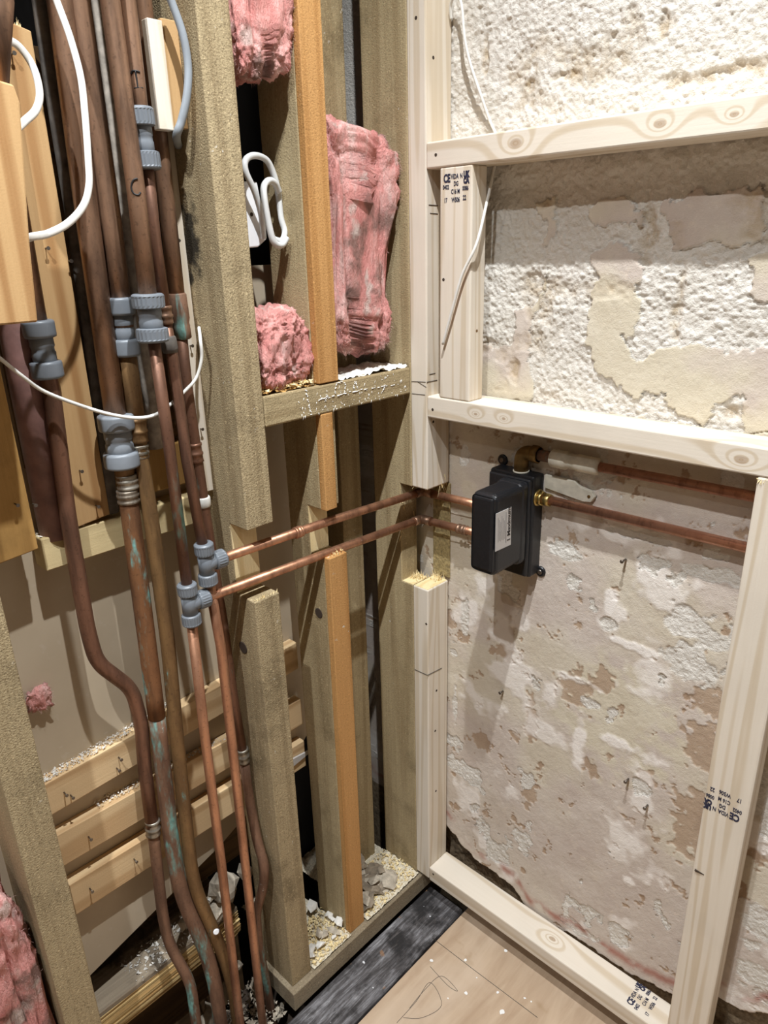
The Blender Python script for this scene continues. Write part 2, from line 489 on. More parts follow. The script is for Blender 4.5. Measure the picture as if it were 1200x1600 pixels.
M['osb'] = plain('squiggled_yellow_plaster', srgb(156, 138, 96), 0.95, bump=0.9, var=0.45, sc=140)

def beige_board():
    N = Nodes('beige_board_back')
    raw = N.coord(rand=False)
    n = N.noise(raw, 5, 5); f = N.noise(raw, 60, 4)
    c = N.ramp(n, [(0.3, srgb(196, 180, 156)), (0.7, srgb(178, 162, 138))])
    c = N.mix(N.math('MULTIPLY', N.smooth(f, 0.6, 0.75), 0.25), c, srgb(206, 196, 182))
    N.bump(f, 0.08, 0.001)
    return N.out(c, 0.6, spec=0.35)
M['board'] = beige_board()

def wool_mat(name, lift=0.0):
    N = Nodes(name)
    raw = N.coord(); v = N.coord((1, 1, 0.35))
    n = N.noise(v, 30, 6, 0.7); d = N.noise(raw, 13, 4)
    c = N.ramp(n, [(0.28, srgb(208, 132, 126)), (0.5, srgb(232, 164, 156)), (0.72, srgb(240, 206, 198))])
    c = N.mix(N.math('MULTIPLY', N.smooth(d, 0.55, 0.68), 0.8), c, srgb(116, 98, 88))
    c = N.mix(N.math('MULTIPLY', N.smooth(N.noise(raw, 19, 3), 0.60, 0.70), 0.7), c, srgb(226, 208, 198))
    if lift: c = N.mix(lift, c, srgb(240, 214, 206))
    N.bump(N.noise(v, 200, 5, 0.75), 1.0, 0.006)
    return N.out(c, 1.0, spec=0.05)
M['wool'] = wool_mat('pink_mineral_wool')
M['wool_fibre'] = wool_mat('pink_wool_fibre', 0.5)

def wall_mat():
    N = Nodes('stripped_plaster_wall')
    raw = N.coord(rand=False)
    big = N.noise(raw, 3.2, 5, 0.6); mid = N.noise(raw, 16, 6, 0.65); fine = N.noise(raw, 110, 5, 0.7)
    # rough render below the paint
    c_rough = N.ramp(mid, [(0.3, srgb(211, 204, 193)), (0.7, srgb(228, 222, 213))])
    c_rough = N.mix(N.math('MULTIPLY', N.smooth(fine, 0.58, 0.75), 0.35), c_rough, srgb(186, 174, 156))
    # old paint skin
    c_paint = N.ramp(mid, [(0.3, srgb(208, 196, 184)), (0.7, srgb(194, 179, 168))])
    c_paint = N.mix(N.smooth(N.noise(raw, 45, 5, 0.7), 0.55, 0.75), c_paint, srgb(214, 200, 184))
    c_cream = N.ramp(mid, [(0.3, srgb(213, 203, 183)), (0.7, srgb(203, 191, 168))])
    c_paint = N.mix(N.attr('cream'), c_paint, c_cream)
    c_paint = N.mix(N.attr('brown'), c_paint, N.ramp(mid, [(0.3, srgb(184, 160, 136)), (0.7, srgb(164, 139, 116))]))
    c_paint = N.mix(N.attr('white'), c_paint, srgb(236, 228, 220))
    mot = N.noise(raw, 75, 6, 0.75)
    c_paint = N.mix(N.math('MULTIPLY', N.smooth(mot, 0.58, 0.7), 0.35), c_paint, srgb(224, 216, 206))
    c_paint = N.mix(N.math('MULTIPLY', N.smooth(mot, 0.42, 0.3), 0.35), c_paint, srgb(166, 150, 136))
    c = N.mix(N.attr('rough'), c_paint, c_rough)
    c = N.mix(N.math('MULTIPLY', N.attr('stain'), N.smooth(N.noise(raw, 60, 4, 0.7), 0.3, 0.6)), c, srgb(178, 156, 124))
    c = N.mix(N.attr('red'), c, srgb(164, 104, 88))
    c = N.mix(N.attr('stone'), c, N.ramp(fine, [(0.3, srgb(92, 76, 58)), (0.7, srgb(150, 132, 108))]))
    N.bump(N.math('ADD', N.math('MULTIPLY', N.noise(raw, 230, 4, 0.7), N.math('ADD', N.attr('rough'), 0.25)), N.math('MULTIPLY', N.noise(raw, 520, 3), 0.3)), 0.7, 0.003)
    return N.out(c, 0.88, spec=0.2)
M['wall'] = wall_mat()

# ================================================================ THE SETTING
YW = 0.070          # face of the stripped plaster wall
FX0 = 0.121         # edge of the plywood

def inside(px, pz, poly):
    r = np.zeros(px.shape, bool)
    n = len(poly)
    for i in range(n):
        x1, z1 = poly[i][0], poly[i][2]; x2, z2 = poly[(i + 1) % n][0], poly[(i + 1) % n][2]
        c = ((z1 > pz) != (z2 > pz)) & (px < (x2 - x1) * (pz - z1) / (z2 - z1 + 1e-12) + x1)
        r ^= c
    return r

def blob(px, pz, c, rx, rz, edge=0.35, seed=0, f=40):
    d = np.sqrt(((px - c[0]) / rx) ** 2 + ((pz - c[2]) / rz) ** 2) + (fbm(px, pz, f, 3, seed) - 0.5) * 1.6
    return np.clip((1 - d) / edge, 0, 1)

def build_wall():
    gx = np.concatenate([np.arange(-0.34, -0.03, 0.03), np.arange(-0.03, 0.86, 0.0017), np.arange(0.87, 2.4, 0.05), [2.4]])
    gz = np.concatenate([[-0.15], np.arange(-0.03, 1.80, 0.0017), np.arange(1.82, 2.64, 0.05), [2.64]])
    X, Z = np.meshgrid(gx, gz, indexing='ij')
    wx = X + (fbm(X, Z, 45, 3, 5) - 0.5) * 0.022 + (fbm(X, Z, 160, 2, 8) - 0.5) * 0.008
    wz = Z + (fbm(X, Z, 45, 3, 6) - 0.5) * 0.022 + (fbm(X, Z, 160, 2, 9) - 0.5) * 0.008
    patches = [
        [(0.2925, 0.0700, 1.4030), (0.3080, 0.0700, 1.3671), (0.2966, 0.0700, 1.3283), (0.2997, 0.0700, 1.2638), (0.3215, 0.0700, 1.2335), (0.3611, 0.0700, 1.2240), (0.3862, 0.0700, 1.2047), (0.4298, 0.0700, 1.2136), (0.4535, 0.0700, 1.1868), (0.4987, 0.0700, 1.1711), (0.5861, 0.0700, 1.1689), (0.5689, 0.0700, 1.2804), (0.5343, 0.0700, 1.2884), (0.5138, 0.0700, 1.2794), (0.4419, 0.0700, 1.2835), (0.4096, 0.0700, 1.2758), (0.3897, 0.0700, 1.2569), (0.3663, 0.0700, 1.2633), (0.3598, 0.0700, 1.2888), (0.3722, 0.0700, 1.2933), (0.3789, 0.0700, 1.3224), (0.3734, 0.0700, 1.4022), (0.3561, 0.0700, 1.4152), (0.3068, 0.0700, 1.4160)],
        [(0.0917, 0.0700, 1.2566), (0.1640, 0.0700, 1.2618), (0.1727, 0.0700, 1.2903), (0.1641, 0.0700, 1.3153), (0.2065, 0.0700, 1.3368), (0.2240, 0.0700, 1.3924), (0.2153, 0.0700, 1.3467), (0.2058, 0.0700, 1.3071), (0.2020, 0.0700, 1.2460), (0.2084, 0.0700, 1.1749), (0.0940, 0.0700, 1.1675)],
        [(0.5191, 0.0700, 1.3932), (0.5492, 0.0700, 1.4081), (0.5586, 0.0700, 1.3473), (0.5332, 0.0700, 1.3497)],
        [(0.2919, 0.0700, 1.4726), (0.3494, 0.0700, 1.4819), (0.3760, 0.0700, 1.4479), (0.3533, 0.0700, 1.4430), (0.2993, 0.0700, 1.4449)],
        [(0.3910, 0.0700, 1.4754), (0.5238, 0.0700, 1.4787), (0.5289, 0.0700, 1.4197), (0.4160, 0.0700, 1.4117)],
        [(0.2003, 0.0700, 1.4863), (0.2311, 0.0700, 1.4881), (0.2303, 0.0700, 1.4669), (0.2413, 0.0700, 1.4487), (0.2293, 0.0700, 1.4146), (0.2156, 0.0700, 1.4176), (0.2190, 0.0700, 1.4540), (0.1989, 0.0700, 1.4702)],
    ]
    hole = [(0.4961, 0.0700, 1.2107), (0.5330, 0.0700, 1.2188), (0.5456, 0.0700, 1.1765), (0.4965, 0.0700, 1.1745)]
    zsplit = 1.172
    paint = np.zeros(X.shape)
    for p in patches: paint = np.maximum(paint, inside(wx, wz, p).astype(float))
    paint *= ~inside(wx, wz, hole)
    low = wz < zsplit
    paint = np.where(low, 1.0, paint)
    # bare render patches low down on the wall
    bare = np.zeros(X.shape)
    for c, rx, rz, sd in [((0.5251, 0.0700, 0.8614),.050,.030,1), ((0.5131, 0.0700, 0.7997),.035,.030,2), ((0.6788, 0.0700, 0.3813),.028,.05,3), ((0.2834, 0.0700, 0.9266),.028,.016,4),
                          ((0.3762, 0.0700, 0.8175),.016,.012,5), ((0.5361, 0.0700, 0.9568),.05,.012,6), ((0.1354, 0.0700, 0.9617),.03,.03,7), ((0.6493, 0.0700, 0.6114),.03,.06,8),
                          ((0.3667, 0.0700, 0.6529),.02,.012,9), ((0.0781, 0.0700, 0.7220),.01,.05,10), ((0.6896, 0.0700, 0.2742),.03,.03,11), ((0.4145, 0.0700, 0.9909),.05,.010,12), ((0.0548, 0.0700, 0.5054),.010,.07,13)]:
        bare = np.maximum(bare, blob(X, Z, c, rx, rz, 0.12, sd))
    bare = np.maximum(bare, (fbm(X, Z, 17, 4, 33) > 0.735) * 1.0)
    paint = np.where(low, paint * (1 - bare), paint)
    rough = 1 - paint
    n1 = fbm(X, Z, 7, 4, 21); n2 = fbm(X, Z, 30, 4, 22); n3 = fbm(X, Z, 13, 5, 23)
    cream = np.where(low, np.clip((n1 - 0.47) * 5, 0, 1) * 0.75, np.clip((n1 - 0.36) * 6, 0, 1))
    cream = np.where(low & (Z < 0.42), cream * 0.35, cream)
    cream = np.maximum(cream, blob(X, Z, (0.4040, 0.0700, 0.6441), .13, .12, 0.5, 41) * low)
    cream = np.maximum(cream, blob(X, Z, (0.0842, 0.0700, 0.9624), .025, .05, 0.3, 42) * low)
    brown = np.clip((fbm(X, Z, 34, 5, 23, 0.65) - 0.685) * 40, 0, 1) * low
    for c, rx, rz, sd in [((0.5656, 0.0700, 0.6625),.045,.05,51), ((0.5603, 0.0700, 0.5032),.040,.07,52), ((0.5642, 0.0700, 0.7464),.03,.03,53), ((0.2392, 0.0700, 0.5632),.016,.05,54), ((0.3719, 0.0700, 0.5158),.016,.02,55),
                          ((0.6098, 0.0700, 0.4819),.03,.03,56), ((0.4718, 0.0700, 0.5517),.018,.02,57), ((0.0407, 0.0700, 0.7085),.012,.03,58), ((0.3271, 0.0700, 0.6752),.03,.04,59), ((0.2494, 0.0700, 0.3753),.02,.03,60), ((0.1739, 0.0700, 0.7079),.03,.05,61), ((0.1235, 0.0700, 0.4503),.022,.022,62), ((0.3746, 0.0700, 0.7030),.02,.03,63)]:
        brown = np.maximum(brown, blob(X, Z, c, rx, rz, 0.15, sd, 75) * 0.9)
        white = np.clip((fbm(X, Z, 11, 4, 24) - 0.63) * 14, 0, 1) * low * 0.8
    for c, rx, rz, sd in [((0.4384, 0.0700, 0.5944),.065,.016,71), ((0.3426, 0.0700, 0.5575),.016,.05,72), ((0.3261, 0.0700, 0.6883),.06,.010,73), ((0.4240, 0.0700, 0.7932),.07,.010,74), ((0.3780, 0.0700, 0.8605),.012,.03,75), ((0.4607, 0.0700, 0.3095),.012,.01,76)]:
        white = np.maximum(white, blob(X, Z, c, rx, rz, 0.5, sd))
    # stains and bits of darker mortar in the rough render
    stain = np.zeros(X.shape)
    for c, rx, rz, sd in [((0.1804, 0.0700, 1.6420),.022,.030,81), ((0.2382, 0.0700, 1.6431),.030,.010,82), ((0.4523, 0.0700, 1.6127),.07,.012,83), ((0.4329, 0.0700, 1.3435),.010,.05,84), ((0.1718, 0.0700, 1.2276),.012,.022,85),
                          ((0.2175, 0.0700, 1.4782),.014,.014,86), ((0.5208, 0.0700, 1.1987),.025,.014,87), ((0.3815, 0.0700, 1.4395),.018,.05,88), ((0.0991, 0.0700, 1.6835),.006,.03,89), ((0.3772, 0.0700, 1.6735),.008,.02,90)]:
        stain = np.maximum(stain, blob(X, Z, c, rx, rz, 0.7, sd) * (1.0 if sd < 83 else 0.75))
    stain = np.maximum(stain, np.clip((fbm(X, Z, 9, 5, 91) - 0.66) * 10, 0, 1) * (Z > zsplit) * 0.6)
    # the plaster stops short of the floor in a ragged edge over dark masonry
    edge_px = [(0.0176, 0.0700, 0.1541), (0.1109, 0.0700, 0.1277), (0.1984, 0.0700, 0.1102), (0.2653, 0.0700, 0.0835), (0.3428, 0.0700, 0.0819), (0.4140, 0.0700, 0.0970), (0.4887, 0.0700, 0.0925), (0.5561, 0.0700, 0.1115), (0.6416, 0.0700, 0.1674), (0.7201, 0.0700, 0.2040)]
    ex = np.array([p[0] for p in edge_px]); ez = np.array([p[2] for p in edge_px])
    zedge = np.interp(X, ex, ez) + (fbm(X, X * 0 + 3, 22, 4, 95) - 0.5) * 0.035
    stone = (Z < zedge).astype(float)
    red = np.exp(-((Z - zedge - 0.035 - (fbm(X, X * 0, 8, 2, 96) - 0.5) * 0.02) / 0.011) ** 2) * np.clip((fbm(X, Z, 24, 4, 97) - 0.40) * 5, 0, 1) * 0.8
    # relief
    granu = vnoise(X * 250, Z * 250, 101) * 0.55 + vnoise(X * 120 + 9, Z * 120, 107) * 0.45 - 0.5
    lump = fbm(X, Z, 24, 3, 102) - 0.5
    h = rough * (granu * 0.0046 + lump * 0.0050) * np.where(low, 0.55, 1.0) + rough * low * 0.0012
    h += (1 - rough) * (0.0028 + lump * 0.0018 + granu * 0.0006)
    h += low * (1 - rough) * (-brown * 0.0012 + white * 0.0010)
    h -= stain * 0.006 * (Z > zsplit)
    # cracks
    cr = np.abs(fbm(X, Z, 6.5, 4, 105) - 0.5)
    crack = np.clip((0.0055 - cr) / 0.0055, 0, 1) * (fbm(X, Z, 3.1, 2, 106) > 0.60) * (Z > zsplit)
    h -= crack * 0.004
    stain = np.maximum(stain, crack * 0.6)
    # ledge of thicker plaster above the top of the short timber frame
    h += 0.004 * np.clip((Z - 1.50) / 0.02, 0, 1)
    h += -stone * (0.030 - (fbm(X, Z, 20, 4, 108) - 0.5) * 0.03)
    far = (X < -0.03) | (X > 0.86) | (Z > 1.8)
    h = np.where(far, 0.0, h)
    Yc = YW - h
    nx, nz = len(gx), len(gz)
    co = np.stack([X, Yc, Z], -1).reshape(-1, 3)
    idx = np.arange(nx * nz).reshape(nx, nz)
    quads = np.stack([idx[:-1, :-1], idx[1:, :-1], idx[1:, 1:], idx[:-1, 1:]], -1).reshape(-1, 4)
    me = bpy.data.meshes.new('wall_right')
    me.vertices.add(len(co)); me.vertices.foreach_set('co', co.astype(np.float32).ravel())
    me.loops.add(quads.size); me.loops.foreach_set('vertex_index', quads.astype(np.int32).ravel())
    me.polygons.add(len(quads)); me.polygons.foreach_set('loop_start', np.arange(0, quads.size, 4, dtype=np.int32))
    me.update(calc_edges=True)
    for nme, arr in (('rough', rough), ('cream', cream), ('brown', brown), ('white', white), ('stain', stain), ('stone', stone), ('red', red)):
        a = me.attributes.new(nme, 'FLOAT', 'POINT')
        a.data.foreach_set('value', arr.astype(np.float32).ravel())
    return finish('wall_right', me, M['wall'], kind='structure', smooth=True,
                  label='stripped plaster wall with patches of old paint and rough white render')
build_wall()

# plywood sheet, old floorboard, rest of the room
floor = box('floor', FX0, 2.4, -3.0, 0.1, -0.02, 0.0, M['ply'], bev=0.001, kind='structure', label='plywood floor sheet with paint specks')
box('floor_board', 0.018, 0.1155, -1.05, 0.028, -0.03, -0.001, M['soot'], bev=0.003, label='sooty black floorboard between the sole plate and the plywood', cat='floorboard')
box('floor_board', 0.112, 0.75, 0.012, 0.16, -0.05, -0.012, M['soot'], bev=0.002, label='dark floorboard strip under the new bottom plate', cat='floorboard')
box('wall_back', -0.34, 2.45, -3.05, -3.0, -0.1, CEIL, M['paint_wall'], bev=0, kind='structure')
box('wall_far_side', 2.4, 2.45, -3.05, 0.10, -0.1, CEIL, M['paint_wall'], bev=0, kind='structure')
box('wall_left', -0.02, 0.0, -3.0, -1.22, -0.1, CEIL, M['paint_wall'], bev=0, kind='structure')
box('wall_cavity', -0.36, -0.33, -3.05, 0.12, -0.2, CEIL, M['void'], bev=0, kind='structure')
box('ceiling', -0.36, 2.45, -3.05, 0.12, CEIL, CEIL + 0.03, M['ceiling'], bev=0, kind='structure')
box('ground', -0.36, 0.02, -3.05, 0.12, -0.16, -0.13, M['dirt'], bev=0, kind='structure')
N_ = Nodes('lit_lens'); N_.b.inputs['Emission Color'].default_value = (1, 0.95, 0.88, 1); N_.b.inputs['Emission Strength'].default_value = 2.0
lens_m = N_.out((1, 1, 1, 1), 0.4)
for i, (lx, ly, sh) in enumerate(LIGHTS):
    d = thing('downlight', (lx, ly, CEIL - 0.012), ['round white ceiling downlight nearest the plaster wall', 'round white ceiling downlight second from the plaster wall', 'added fill light on the ceiling, third from the plaster wall'][i], 'downlight', 'ceiling downlights')
    bm = bmesh.new(); add_lathe(bm, (lx, ly, CEIL - 0.001), (0, 0, -1), [(0, .045), (.006, .045), (.010, .040), (.010, .030), (.004, .030)]); bm_finish('trim_ring', bm, M['paint_white'], d)
    bm = bmesh.new(); add_lathe(bm, (lx, ly, CEIL - 0.002), (0, 0, -1), [(0, .029), (.004, .029)]); bm_finish('lens', bm, lens_m, d)

# small marks on the plywood
bm = bmesh.new()
for (x, y, s) in [(0.1947, -0.0669, 4), (0.1425, -0.1166, 4.5), (0.2396, -0.1235, 4), (0.2865, -0.0787, 3), (0.3146, -0.1056, 6), (0.2458, 0.0077, 4), (0.3331, -0.0521, 2.5), (0.2195, -0.1562, 2), (0.3461, -0.0489, 2), (0.2364, -0.0824, 1.6)]:
    n = 9
    ring = [bm.verts.new((x + math.cos(2 * math.pi * k / n) * s * .001 * rnd.uniform(.6, 1.2), y + math.sin(2 * math.pi * k / n) * s * .001 * rnd.uniform(.6, 1.2), .0006)) for k in range(n)]
    bm.faces.new(ring)
bm_finish('paint_speck', bm, M['paint_white'], floor, kind='stuff')
bm = bmesh.new()
add_tube(bm, smooth_path([(0.1491, -0.1286, 0.0005), (0.2030, -0.1357, 0.0005), (0.2241, -0.1310, 0.0005), (0.1803, -0.1286, 0.0005), (0.1736, -0.1719, 0.0005), (0.1756, -0.2233, 0.0005)]), .0004, 5)
add_tube(bm, smooth_path([(0.1763, -0.2618, 0.0005), (0.1765, -0.2050, 0.0005), (0.1716, -0.1553, 0.0005), (0.2184, -0.1753, 0.0005), (0.2067, -0.2204, 0.0005), (0.1789, -0.2460, 0.0005)]), .0004, 5)
add_tube(bm, [(0.1091, -0.0746, 0.0005), (0.2208, -0.0726, 0.0005), (0.3728, -0.0679, 0.0005)], .0005, 5)
bm_finish('pencil_scribble', bm, M['pencil'], floor)

# back of the board that closes the cavity, cut off at a slant, and the dark linings behind
prism('wall_cavity_board', [(-1.25, 0.08), (-0.6794, 0.2553), (-0.4056, 0.3362), (-0.262, 0.40), (-0.245, 0.42), (-0.200, 0.438), (-0.165, 0.47), (-0.160, 1.40), (-0.37, 1.40), (-0.37, 1.66), (-1.25, 1.66)], 'x', -0.162, -0.150, M['board'], kind='structure', label='beige back of a plasterboard sheet behind the pipes')
box('black_membrane', -0.262, -0.258, -0.20, 0.060, -0.02, CEIL - 0.01, M['membrane'], bev=0, label='slate blue membrane in the gap beside the corner stud', cat='membrane')
box('membrane_strip', -0.215, -0.205, 0.012, 0.060, -0.02, CEIL - 0.01, M['void'], bev=0, label='black strip behind the corner stud', cat='membrane')

# ================================================================ NEW PINE FRAME
D, Wd = 0.038, 0.063
def screw_holes(parent, pts, axis, mat=None):
    for p in pts:
        d = {'x': (1, 0, 0), 'y': (0, -1, 0), 'z': (0, 0, 1)}[axis]
        lathe('screw_hole', Vector(p) - Vector(d) * 0.0015, d, [(0, .0028), (.0017, .0026)], mat or M['screw_dark'], parent, seg=10)

def splinters(parent, centre, ext, n, length, seed, mat, down=True):
    r = random.Random(seed)
    bm = bmesh.new()
    for i in range(n):
        p = Vector((centre[0] + r.uniform(-1, 1) * ext[0], centre[1] + r.uniform(-1, 1) * ext[1], centre[2] + r.uniform(-1, 1) * ext[2]))
        dr = Vector((r.uniform(-1, 1) * .6, r.uniform(-1, 1) * .6, -1 if down else 1)).normalized() * length * r.uniform(.4, 1.3)
        w = r.uniform(.0006, .0018)
        s = Vector((r.uniform(-1, 1), r.uniform(-1, 1), 0)).normalized() * w
        t = dr.cross(s).normalized() * w * .6
        a = [bm.verts.new(p + s), bm.verts.new(p - s), bm.verts.new(p + t), bm.verts.new(p + dr)]
        for f in ((0, 1, 2), (0, 3, 1), (1, 3, 2), (2, 3, 0)): bm.faces.new([a[k] for k in f])
    bmesh.ops.recalc_face_normals(bm, faces=bm.faces)
    return bm_finish('splinter', bm, mat, parent, kind='stuff')

def stamp(parent, O, R_, U_, w):
    """grading stamp, w = width"""
    bm = bmesh.new(); R_ = Vector(R_).normalized(); U_ = Vector(U_).normalized(); O = Vector(O)
    def put(s, x, y, size, bold=0.0006): text_geo(bm, s, O + R_ * x * w + U_ * y * w, R_, U_, size * w, bold * w / .056, sx=.68)
    put('CE', .00, .60, .32, .0008)
    put('VIDA', .29, .68, .19, .0003); put('N', .64, .68, .19, .0003); put('UK', .78, .70, .22, .0011); put('CA', .78, .53, .22, .0011)
    put('0402', -.03, .40, .18, .0003); put('DG', .40, .48, .18, .0003)
    put('C16 M', .30, .26, .18, .0003); put('0086', .74, .33, .17, .0003)
    put('17', .02, .02, .19, .0003); put('W506', .32, .02, .185, .0003); put('22', .76, .06, .19, .0003)
    return bm_finish('grade_stamp', bm, M['ink'], parent, label='dark blue inked grading stamp')

ZT = 1.5740; ZL = 1.1760; ZB = 0.093; ZLP = 0.7953; XR = 0.5875; ZUP = 1.001
def knot_mat(name, axis, knots):
    return wood(name, axis, PINE_L, PINE_D, line=0.5, fuzz=0.2, knots=knots, bump=0.12)

# rails (origin = base centre, so knots are given from there)
XE = 2.38
cx = (D + XE) / 2
km = lambda x, z: (x - cx, -Wd / 2, z)
t = box('pine_rail', D, XE, 0, Wd, ZT - D, ZT, knot_mat('fresh_pine_top_rail', 'x', [(km(0.2042, .020), .009), (km(0.5012, .02), .004), (km(0.4138, .02), .006)]), bev=.0025,
        label='uppermost horizontal pine rail across the plaster wall', cat='timber rail', group='new pine frame timbers')
screw_holes(t, [(0.0578, 0.0000, 1.5547)], 'y')
t = box('pine_rail', D, XE, 0, Wd, ZL - D, ZL, knot_mat('fresh_pine_low_rail', 'x', [(km(0.5655, .018), .007), (km(0.1437, .02), .003), (km(0.1998, .02), .003)]), bev=.0025,
        label='pine rail running just above the black valve box', cat='timber rail', group='new pine frame timbers')
screw_holes(t, [(0.0506, 0.0000, 1.1533)], 'y')
t = box('pine_bottom_plate', D, XE, 0, Wd, 0.055, ZB, knot_mat('fresh_pine_plate', 'x', [((0.3397 - cx, .0, .038), .006)]), bev=.003,
        label='pine bottom plate lying along the foot of the plaster wall', cat='timber plate', group='new pine frame timbers')
stamp(t, (0.5517, 0.0105, 0.0934), (0, 1, 0), (-1, 0, 0), .052)
screw_holes(t, [(0.0506, 0.0000, 0.0808)], 'y')
t = box('pine_post', 0, D, 0, Wd, ZUP, CEIL - .005, M['pine_z'], bev=.0025, label='upper piece of the pine corner post, sawn off above the pipes', cat='timber post', group='new pine frame timbers')
splinters(t, (D / 2, Wd / 2, ZUP + .002), (D / 2 - .002, Wd / 2 - .002, .001), 90, .007, 3, M['fresh_cut'])
splinters(t, (D - .002, Wd * .75, ZUP + .012), (.002, .012, .010), 14, .022, 4, M['fresh_cut'])
screw_holes(t, [(0.0193, -0.0000, 1.7425)], 'y'); screw_holes(t, [(0.0380, 0.0178, 1.6906), (0.0380, 0.0168, 1.1266)], 'x')
for a, b, rr in [((0.0022, -0.0003, 1.1977), (0.0350, -0.0003, 1.2000), .0005), ((0.0034, -0.0003, 1.1761), (0.0334, -0.0003, 1.1773), .0005), ((0.0157, -0.0003, 1.1991), (0.0364, -0.0003, 1.1912), .0005),
                 ((0.0383, -0.0008, 1.2004), (0.0383, 0.0272, 1.1997), .0006), ((0.0383, 0.0058, 1.4846), (0.0383, 0.0284, 1.4840), .0006), ((0.0383, 0.0090, 1.4723), (0.0383, 0.0285, 1.4715), .0006), ((0.0383, 0.0062, 1.2128), (0.0383, 0.0219, 1.2128), .0006)]:
    tube('pencil_mark', [a, b], rr, M['pencil'], t, seg=5)
t = box('pine_post', 0, D, 0, Wd, 0.058, ZLP, M['pine_z'], bev=.0025, label='lower piece of the pine corner post with a cut top', cat='timber post', group='new pine frame timbers')
box('cut_top', .002, D - .002, .002, Wd - .002, ZLP - .001, ZLP + .0008, M['fresh_cut'], t, bev=.0003, label='pale saw-cut end')
splinters(t, (D * .4, Wd * .8, ZLP), (.015, .012, .001), 40, .016, 5, M['fresh_cut'], down=False)
screw_holes(t, [(0.0334, 0.0000, 0.7207)], 'y'); screw_holes(t, [(0.0380, 0.0263, 0.5540), (0.0380, 0.0221, 0.4552), (0.0380, 0.0243, 0.2939)], 'x')
tube('pencil_mark', [(0.0017, -0.0003, 0.6026), (0.0363, -0.0003, 0.6038)], .0007, M['pencil'], t, seg=5); tube('pencil_mark', [(0.0383, -0.0026, 0.6057), (0.0383, 0.0425, 0.6005)], .0007, M['pencil'], t, seg=5)
xs_ = 0.0653
t = box('pine_stud', xs_, xs_ + Wd, .001, .001 + D, ZL, ZT - D, M['pine_z'], bev=.0025, label='short pine stud on the flat between the two rails, stamped at its top', cat='timber stud', group='new pine frame timbers')
stamp(t, (0.0729, 0.0007, 1.4846), (1, 0, 0), (0, 0, 1), .050)
screw_holes(t, [(0.0732, 0.0010, 1.3705)], 'y'); screw_holes(t, [(0.1283, 0.0197, 1.2906)], 'x', M['cu_gold'])
t = box('pine_post', XR, XR + Wd, 0, D, ZB, ZL - D, M['pine_z'], bev=.003, label='pine post at the right on the flat, stamped upside down', cat='timber post', group='new pine frame timbers')
stamp(t, (0.6397, -0.0003, 0.6532), (-1, 0, 0), (0, 0, -1), .052)
splinters(t, (XR + .006, .001, ZL - D - .003), (.006, .001, .001), 12, .006, 6, M['fresh_cut'])
bm = bmesh.new(); add_tube(bm, [(0.5913, -0.0003, 0.4846), (0.6054, -0.0003, 0.4842)], [.0022, .0006], 6); bm_finish('knife_nick', bm, M['screw_dark'], t)

# ================================================================ OLD TREATED STUD WALL
SD = 0.10
def stud(name, y0, y1, z0, z1, mat, label, notch=None, depth=SD, x1=0.0, group='treated wall studs', bev=.002):
    if notch is None: poly = [(x1 - depth, z0), (x1, z0), (x1, z1), (x1 - depth, z1)]
    else:
        a, b, dn = notch
        poly = [(x1 - depth, z0), (x1, z0), (x1, a), (x1 - dn, a), (x1 - dn, b), (x1, b), (x1, z1), (x1 - depth, z1)]
    return prism(name, poly, 'y', y0, y1, mat, bev=bev, label=label, cat='timber stud', group=group)

zt = CEIL - .005
bigm = wood('scorched_treated_timber', 'z', srgb(178, 160, 126), srgb(124, 105, 76), line=0.2, fuzz=0.55, stain=(srgb(84, 70, 48), 0.65, 0.5, 0.72, 7), rough=0.9, lines=5, bump=0.6, saw=1.0,
            spots=[(Vector((-0.0686, -0.3740, 1.4389)) - Vector((-.05, -.3495, .049)), .030, srgb(18, 16, 14), .92), (Vector((0.0000, -0.3913, 1.2153)) - Vector((-.05, -.3495, .049)), .016, srgb(60, 44, 28), .7), (Vector((-0.0774, -0.3740, 1.3912)) - Vector((-.05, -.3495, .049)), .008, srgb(20, 16, 12), .9)])
big = stud('treated_stud', -.374, -.325, .049, zt, bigm, 'broad treated stud right of the pipe bundle, notched for two pipes', (0.905, 1.026, .047))
box('notch_face', -.048, -.0465, -.373, -.326, .906, 1.025, M['fresh_cut'], big, bev=0, label='pale freshly cut notch')
splinters(big, (-.003, -.35, .905), (.002, .022, .001), 30, .006, 11, M['fresh_cut'], down=False)
end = stud('treated_stud', 0.0, .047, .049, zt, M['treated_z'], 'treated stud in the corner behind the pine post', (ZLP, 1.0, .030))
box('notch_face', -.0315, -.0305, .0005, .0465, ZLP + .001, .999, M['fresh_cut'], end, bev=0, label='pale freshly cut notch')
box('notch_sill', -.029, -.001, .001, .046, ZLP - .001, ZLP + .001, M['fresh_cut'], end, bev=.0003)
splinters(end, (-.012, .03, ZLP + .002), (.012, .014, .001), 60, .010, 12, M['fresh_cut'], down=False)
splinters(end, (-.030, .02, .94), (.001, .02, .05), 25, .014, 13, M['fresh_cut'], down=True)
NZ = 1.2223; NH = .0463
t = stud('treated_stud', -.215, -.173, NZ, zt, M['treated_z'], 'upper middle stud with an orange face, standing on the noggin', depth=.086, x1=-.014)
box('facing_strip', -.0142, 0, -.2148, -.1732, NZ + .002, zt, M['orange_z'], t, bev=.0015, label='orange stained facing strip')
t = stud('treated_stud', -.215, -.173, .049, NZ - NH, M['treated_z'], 'lower middle stud with an orange face, notched for two pipes', (0.925, 1.012, .033), depth=.086, x1=-.014)
box('facing_strip', -.0142, 0, -.2148, -.1732, .049, .925, M['orange_z'], t, bev=.0015, label='orange stained facing strip below the pipes')
